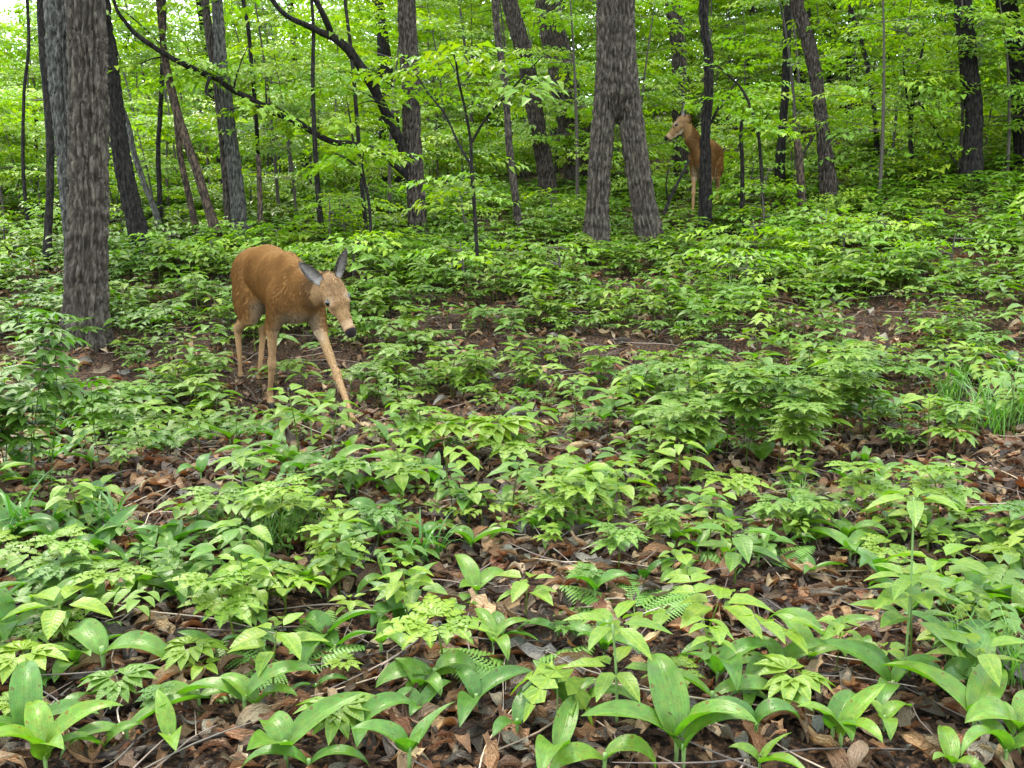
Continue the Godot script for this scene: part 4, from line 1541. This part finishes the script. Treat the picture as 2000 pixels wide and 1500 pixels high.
func build_floor_plants() -> void:
	for k in 14:
		straps.append(strap_leaf(rng.randf_range(0.13, 0.2), rng.randf_range(0.042, 0.066), rng.randf_range(8, 46), rng.randf_range(70, 160), rng.randf_range(0.2, 0.6), rng.randf_range(-0.5, 0.5)))
	var sh := MB.new()
	tube(sh, [Vector3(0, -0.03, 0), Vector3(0, 0.025, 0), Vector3(0.001, 0.062, 0)], [0.0032, 0.0042, 0.005], 7, 0.02)
	sheath = sh.done(true)
	# plants that the photograph shows large: place in the picture, size, turn, leaves, shade
	for a in [[745, 1268, 1.5, 1.7, 2, 0], [205, 1300, 1.75, 2.6, 2, 0], [120, 1400, 1.3, 0.6, 2, 1], [268, 1190, 1.3, 0.2, 3, 0], [60, 1180, 1.2, 1.2, 3, 3], [150, 1150, 1.1, 3.0, 3, 1], [835, 1075, 1.25, 1.4, 3, 1], [1075, 1070, 1.05, 0.4, 3, 0],
		[1210, 1085, 1.3, 2.2, 2, 1], [1300, 1050, 1.2, 1.9, 3, 0], [1360, 1090, 1.1, 0.2, 2, 0], [1090, 1490, 1.3, 1.0, 2, 0], [1180, 1500, 1.3, 0.1, 2, 2], [1090, 1240, 1.1, 2.4, 2, 1], [1180, 1270, 1.1, 1.5, 3, 1],
		[1400, 1330, 1.25, 0.3, 3, 1], [1480, 1110, 1.2, 1.0, 3, 0], [1580, 1290, 1.2, 0.0, 3, 2], [1390, 1375, 1.2, 2.8, 2, 0], [1720, 1160, 1.35, 1.6, 3, 3], [1905, 1195, 1.4, 0.3, 3, 1], [1900, 1420, 1.4, 2.7, 3, 2],
		[1990, 1450, 1.4, 1.5, 3, 2], [1740, 1350, 1.25, 0.2, 3, 1], [920, 1090, 1.2, 2.1, 3, 0], [1030, 960, 1.1, 0.5, 3, 0], [1280, 960, 1.05, 3.3, 3, 1], [690, 1080, 1.2, 1.6, 2, 1], [390, 1370, 1.4, 3.1, 2, 2],
		[480, 1390, 1.5, 0.0, 2, 0], [850, 1330, 1.5, 0.3, 2, 0], [700, 1440, 1.3, 0.7, 3, 1], [330, 1130, 1.2, 2.3, 3, 0], [600, 1160, 1.1, 0.9, 3, 0], [450, 985, 1.3, 1.4, 2, 4], [610, 990, 1.3, 1.7, 2, 4], [785, 860, 1.2, 0.8, 4, 0], [870, 860, 1.1, 3.0, 3, 1],
		[1660, 1100, 1.2, 2.4, 3, 0], [1810, 1080, 1.1, 0.8, 3, 2], [1950, 1110, 1.3, 2.0, 3, 1], [1560, 1010, 1.1, 1.4, 3, 0], [1190, 1000, 1.1, 0.2, 3, 2], [980, 1240, 1.0, 2.0, 2, 1], [1640, 1450, 1.3, 3.0, 3, 4], [1010, 1420, 1.1, 0.9, 2, 3], [30, 1080, 1.5, 0.3, 3, 3], [110, 1090, 1.6, 2.0, 3, 1], [200, 1110, 1.5, 1.1, 3, 3], [290, 1090, 1.4, 2.7, 3, 1], [20, 1250, 1.6, 0.8, 3, 1], [110, 1230, 1.5, 2.9, 3, 0], [350, 1190, 1.4, 0.6, 3, 1], [60, 1450, 1.4, 1.9, 3, 1], [250, 1440, 1.3, 0.1, 2, 0], [560, 1480, 1.5, 2.2, 3, 0], [800, 1490, 1.4, 1.0, 3, 1], [930, 1180, 1.3, 2.5, 3, 2], [640, 1250, 1.4, 0.4, 3, 1], [1320, 1470, 1.5, 1.5, 3, 0]]:
		lily(on_ground(a[0], a[1] + (25.0 if a[1] > 1200 else 0.0)), a[2] * 0.76, a[3], a[4], a[5], 0.25 if a[4] == 2 else 0.0)
	var made := 0
	var tries := 0
	while made < 238 and tries < 6000:
		tries += 1
		var d := 1.7 + 3.9 * rng.randf()
		var x := rng.randf_range(-0.56, 0.56) * d
		if rng.randf() > bare(x, -d) or blocked(Vector3(x, 0, -d), 0.25):
			continue
		made += 1
		lily(Vector3(x, ground(x, -d), -d), rng.randf_range(0.6, 1.02), rng.randf() * TAU, [2, 2, 3, 3, 3, 4][rng.randi() % 6])
	# seedlings and cut-leaf herbs
	var kinds := [[1, 5, 0.07, 0.04, 0.1, 0], [2, 4, 0.07, 0.036, 0.14, 0], [1, 3, 0.085, 0.05, 0.11, 1], [2, 3, 0.08, 0.05, 0.16, 1], [1, 4, 0.08, 0.05, 0.12, 2], [2, 5, 0.06, 0.032, 0.18, 0], [3, 4, 0.06, 0.034, 0.22, 0], [1, 4, 0.05, 0.042, 0.07, 0]]
	for q in kinds:
		herbs.append(herb_mesh(q[0], q[1], q[2], q[3], q[4], q[5]))
		herbs.append(herb_mesh(q[0], q[1], q[2] * 1.1, q[3], q[4] * 0.85, q[5]))
	var names := ["simple-leaved seedling", "two-tiered seedling", "cut-leaved herb", "two-tiered cut-leaved herb", "feather-leaved herb", "small-leaved seedling", "three-tiered seedling", "tiny round-leaved seedling"]
	var near := []
	var xf := []
	var cols := []
	for k in herbs.size():
		xf.append([])
		cols.append([])
	for i in 21000:
		var d := 2.0 + 13.5 * pow(rng.randf(), 0.72)
		var x := rng.randf_range(-0.6, 0.6) * d
		var k := bare(x, -d)
		k *= lerpf(0.26, 1.0, smoothstep(2.8, 6.0, d)) * (0.6 if d > 3.6 and d < 7.0 else 1.0)
		var v := seen_at(Vector3(x, ground(x, -d), -d))
		if v.x > 430 and v.x < 730 and v.y > 690 and v.y < 930:
			k *= 0.2
		if v.x > 1330 and v.x < 1450 and d > 8.5 and d < 12.0:
			k *= 0.6
		if v.x > 90 and v.x < 260 and v.y > 640 and v.y < 780:
			k *= 0.35
		if rng.randf() > k + (0.08 if d > 8.5 else 0.0) or blocked(Vector3(x, 0, -d), 0.2):
			continue
		near.append([d, x, rng.randi() % herbs.size(), rng.randf() * TAU, 0.55 + 1.05 * pow(rng.randf(), 2.0)])
	near.sort_custom(func(a, b): return a[0] < b[0])
	var singles := 0
	for a in near:
		var foot := Vector3(a[1], ground(a[1], -a[0]), -a[0])
		var q := seen_at(foot)
		if singles < 290 and q.x > 0 and q.x < 2000 and q.y < 1490:
			singles += 1
			var tone: int = [0, 1, 2, 2, 4, 0, 3][rng.randi() % 7]
			plain("seedling", herbs[a[2]], tinted(M.herb, tone), foot, a[3], a[4], place_words(foot, ["fresh green", "mid green", "light green", "dark green", "yellow-green"][tone] + " " + names[a[2] / 2]), "seedling", "seedlings among the broadleaf plants")
			continue
		xf[a[2]].append(Transform3D(Basis(Vector3.UP, a[3]).scaled(Vector3.ONE * a[4]), foot))
		cols[a[2]].append(leaf_tint(0.6))
	for k in herbs.size():
		var g := scatter(self, "ground_cover", herbs[k], M.herb, xf[k], cols[k])
		tag(g, "green seedlings and herbs covering the slope", "", "", "stuff")
	# single herbs that the photograph shows plainly
	var palm := herb_mesh(1, 3, 0.085, 0.05, 0.1, 3)
	for a in [[365, 1330, 0.8, 0.3, 2, "bright cut-leaf herb beside the large lower-left leaves"], [225, 1400, 0.85, 1.0, 1, "low cut-leaf herb in the lower left corner"], [530, 1190, 0.9, 2.0, 0, "cut-leaf herb above the low fern"], [1560, 1400, 0.9, 2.4, 2, "broad light green cut-leaf herb at lower right"], [650, 1470, 0.9, 0.8, 0, "wide cut-leaf herb at the bottom edge"], [40, 1360, 1.0, 0.2, 4, "bright toothed-leaf herb at the left edge"], [1860, 900, 1.2, 1.1, 0, "maple-like seedling below the long slope grass"], [960, 905, 1.7, 0.4, 4, "yellow-green large-leaved seedling in the middle"], [870, 905, 1.6, 1.9, 4, "second yellow-green large-leaved seedling in the middle"]]:
		plain("cut_leaf_herb", palm, tinted(M.herb, a[4]), on_ground(a[0], a[1]), a[3], a[2], a[5], "herb", "cut-leaf herbs")
	# the tall cut-leaf herbs right of the middle and the dark shrub at left
	for i in 22:
		var f := on_ground(rng.randf_range(1330, 1720), rng.randf_range(800, 960))
		var hm := herb_mesh(3, 4, rng.randf_range(0.085, 0.115), 0.06, rng.randf_range(0.26, 0.42), 1)
		plain("tall_herb", hm, tinted(M.herb, [0, 1, 0, 2][i % 4]), f, rng.randf() * TAU, 1.0, place_words(f, ["fresh green", "mid green", "green", "light green"][i % 4] + " tall cut-leaved herb"), "herb", "tall cut-leaf herbs")
	var ds := thing("dark_shrub", on_ground(85, 960))
	tag(ds, "dark drooping cut-leaf shrub at the left edge", "shrub")
	for i in 8:
		var hm := herb_mesh(4, 3, 0.11, 0.05, rng.randf_range(0.35, 0.7), 3)
		var b := part(ds, "branch", hm, tinted(M.herb, 3))
		b.position = Vector3(rng.randf_range(-0.24, 0.2), 0, rng.randf_range(-0.2, 0.14))
		b.rotation = Vector3(rng.randf_range(-0.2, 0.2), rng.randf() * TAU, rng.randf_range(-0.2, 0.2))
	# ferns
	var fronds := []
	for k in 4:
		fronds.append(fern_frond(rng.randf_range(0.3, 0.36), 17, [0.55, 0.75, 0.45, 0.9][k]))
	for a in [[1240, 1210, 0.68, [0.15, 0.6, 2.8, 3.3, 1.6], "spreading bright fern with flat fronds in the lower middle"], [560, 1310, 0.7, [0.1, 2.9, 1.2, 4.2], "low fern with flat fronds at lower left"], [1010, 1340, 0.65, [3.0, 2.6, 0.4], "small fern beside the lobed oak seedling"], [1480, 1110, 0.7, [0.3, 3.1, 1.4], "small fern among arching leaves right of the middle"], [60, 1290, 0.8, [0.5, 2.5], "small dim fern at the lower left edge"]]:
		var o := thing("fern", on_ground(a[0], a[1]))
		tag(o, a[4], "fern", "ferns")
		o.scale = Vector3.ONE * a[2]
		var i := 0
		for y in a[3]:
			var fr := part(o, "frond", fronds[i % 4], M.fern)
			fr.rotation.y = y
			i += 1
	# the oak seedling, the tall whorled stem, grass
	var oak := thing("oak_seedling", on_ground(1085, 1425))
	tag(oak, "oak seedling with one deeply lobed hanging leaf in the lower middle", "seedling")
	var om := MB.new()
	tube(om, [Vector3(0, -0.02, 0), Vector3(0.004, 0.06, 0), Vector3(0, 0.135, 0)], [0.002, 0.0018, 0.0015], 6, 0.03)
	part(oak, "stem", om.done(true), M.stem)
	for k in 4:
		var lm := MB.new()
		toothed(lm, Vector3.ZERO, Vector3(1, 0.1, 0).normalized(), Vector3(-0.1, 1, 0).normalized(), 0.125, 0.085, 4, Color(1.1, 1.05, 0.9), 0.5, 0.55)
		var lf := part(oak, "leaf", lm.done(false), tinted(M.herb, 2))
		lf.position = Vector3(0, 0.135, 0)
		lf.rotation = Vector3(0, [-0.55, 1.5, 2.7, 4.1][k], [-0.5, -0.2, -0.3, -0.1][k])
	for a in [[1765, 1340, 0.46, "tall straight green stem with two whorls of leaves at right"], [1205, 1425, 0.24, "thin bare-footed stem with a high whorl beside the oak seedling"], [480, 1000, 0.2, "slim upright stem with a whorl left of the middle"], [610, 870, 0.22, "slim seedling with yellow-green whorl below the walking deer"]]:
		var o := thing("whorled_plant", on_ground(a[0], a[1]))
		tag(o, a[3], "plant", "whorled stems")
		var h: float = a[2]
		var sm := MB.new()
		tube(sm, [Vector3(0, -0.02, 0), Vector3(-0.004, h * 0.5, 0), Vector3(-0.015, h, 0)], [0.0035, 0.003, 0.002], 6, 0.05)
		part(o, "stem", sm.done(true), M.stem)
		for t in [0.58, 1.0]:
			for i in 6:
				var lm := MB.new()
				ovate(lm, Vector3(0.02, 0, 0), Vector3.RIGHT, Vector3.UP, 0.1 * rng.randf_range(0.8, 1.1), 0.036, vary(Color(1, 1, 1), 0.1), true, 0.25)
				var lf := part(o, "leaf", lm.done(true), tinted(M.herb, [0, 2][i % 2]))
				lf.position = Vector3(-0.012 * t, h * t, 0)
				lf.rotation = Vector3(rng.randf_range(-0.15, 0.15), TAU * i / 6.0 + rng.randf_range(-0.2, 0.2), rng.randf_range(-0.1, 0.25))
	var tufts := [grass_tuft(70, 0.2, 0.1, 0.004), grass_tuft(60, 0.26, 0.12, 0.004), grass_tuft(22, 0.26, 0.14, 0.015)]
	for a in [[440, 1075, 0, 1.0, "fine pale grass tuft left of the middle"], [520, 1090, 1, 0.9, "second fine grass tuft left of the middle"], [570, 1050, 0, 1.1, "loose grass tuft between the two yellow-green leaves"], [640, 1060, 0, 0.8, "small grass tuft right of the loose one"], [1930, 850, 1, 1.5, "long soft grass on the slope at the right edge"], [1990, 840, 1, 1.6, "long soft grass cut by the right edge"], [1850, 800, 1, 1.3, "soft grass left of the long slope grass"], [1425, 600, 1, 1.2, "upright grass clump on the slope below the slim trunk"], [830, 1090, 2, 0.7, "narrow upright blades in the middle foreground"], [60, 1060, 2, 1.0, "drooping strap-leaved sedge at the left edge"], [230, 1060, 2, 0.9, "sedge clump right of the drooping one"], [1960, 1330, 0, 1.0, "thin curved grass at the lower right edge"], [1880, 1290, 0, 0.8, "thin grass left of the lower right edge"], [1560, 990, 0, 0.7, "small grass tuft under the tall cut-leaf herbs"]]:
		plain("grass_tuft", tufts[a[2]], tinted(M.grass, 3 if a[2] == 2 else 0), on_ground(a[0], a[1]), rng.randf() * TAU, a[3], a[4], "grass", "grass tufts")
	# fallen sticks
	for a in [[300, 1375, 0.5, 0.15, 0.009, "grey weathered stick lying at lower left"], [430, 1450, 0.3, 0.25, 0.012, "dark rotting stick at the bottom edge left of the middle"], [60, 1430, -0.3, 0.2, 0.013, "dark rotten branch in the lower left corner"], [1520, 1350, 0.35, 0.2, 0.006, "thin brown twig lying at lower right"], [1720, 990, 0.1, 0.3, 0.006, "pale thin stick on the litter right of the middle"], [1770, 1340, 0.7, 0.09, 0.009, "short pale stick beside the tall whorled stem"], [820, 860, -0.15, 0.3, 0.007, "thin dark stick near the walking deer's front hoof"]]:
		var mb := MB.new()
		var l: float = a[3]
		tube(mb, [Vector3(-l, 0, 0), Vector3(-l * 0.4, 0.008, 0.012), Vector3(l * 0.3, 0.004, -0.012), Vector3(l, 0.01, 0.006)], [a[4], a[4] * 0.9, a[4] * 0.72, a[4] * 0.4], 12, 0.02, 0.0, 0.35, l * 30.0)
		var f := on_ground(a[0], a[1])
		plain("fallen_stick", mb.done(true), M.stick, f + Vector3(0, a[4] * 0.6, 0), a[2], 1.0, a[5], "stick", "fallen sticks")
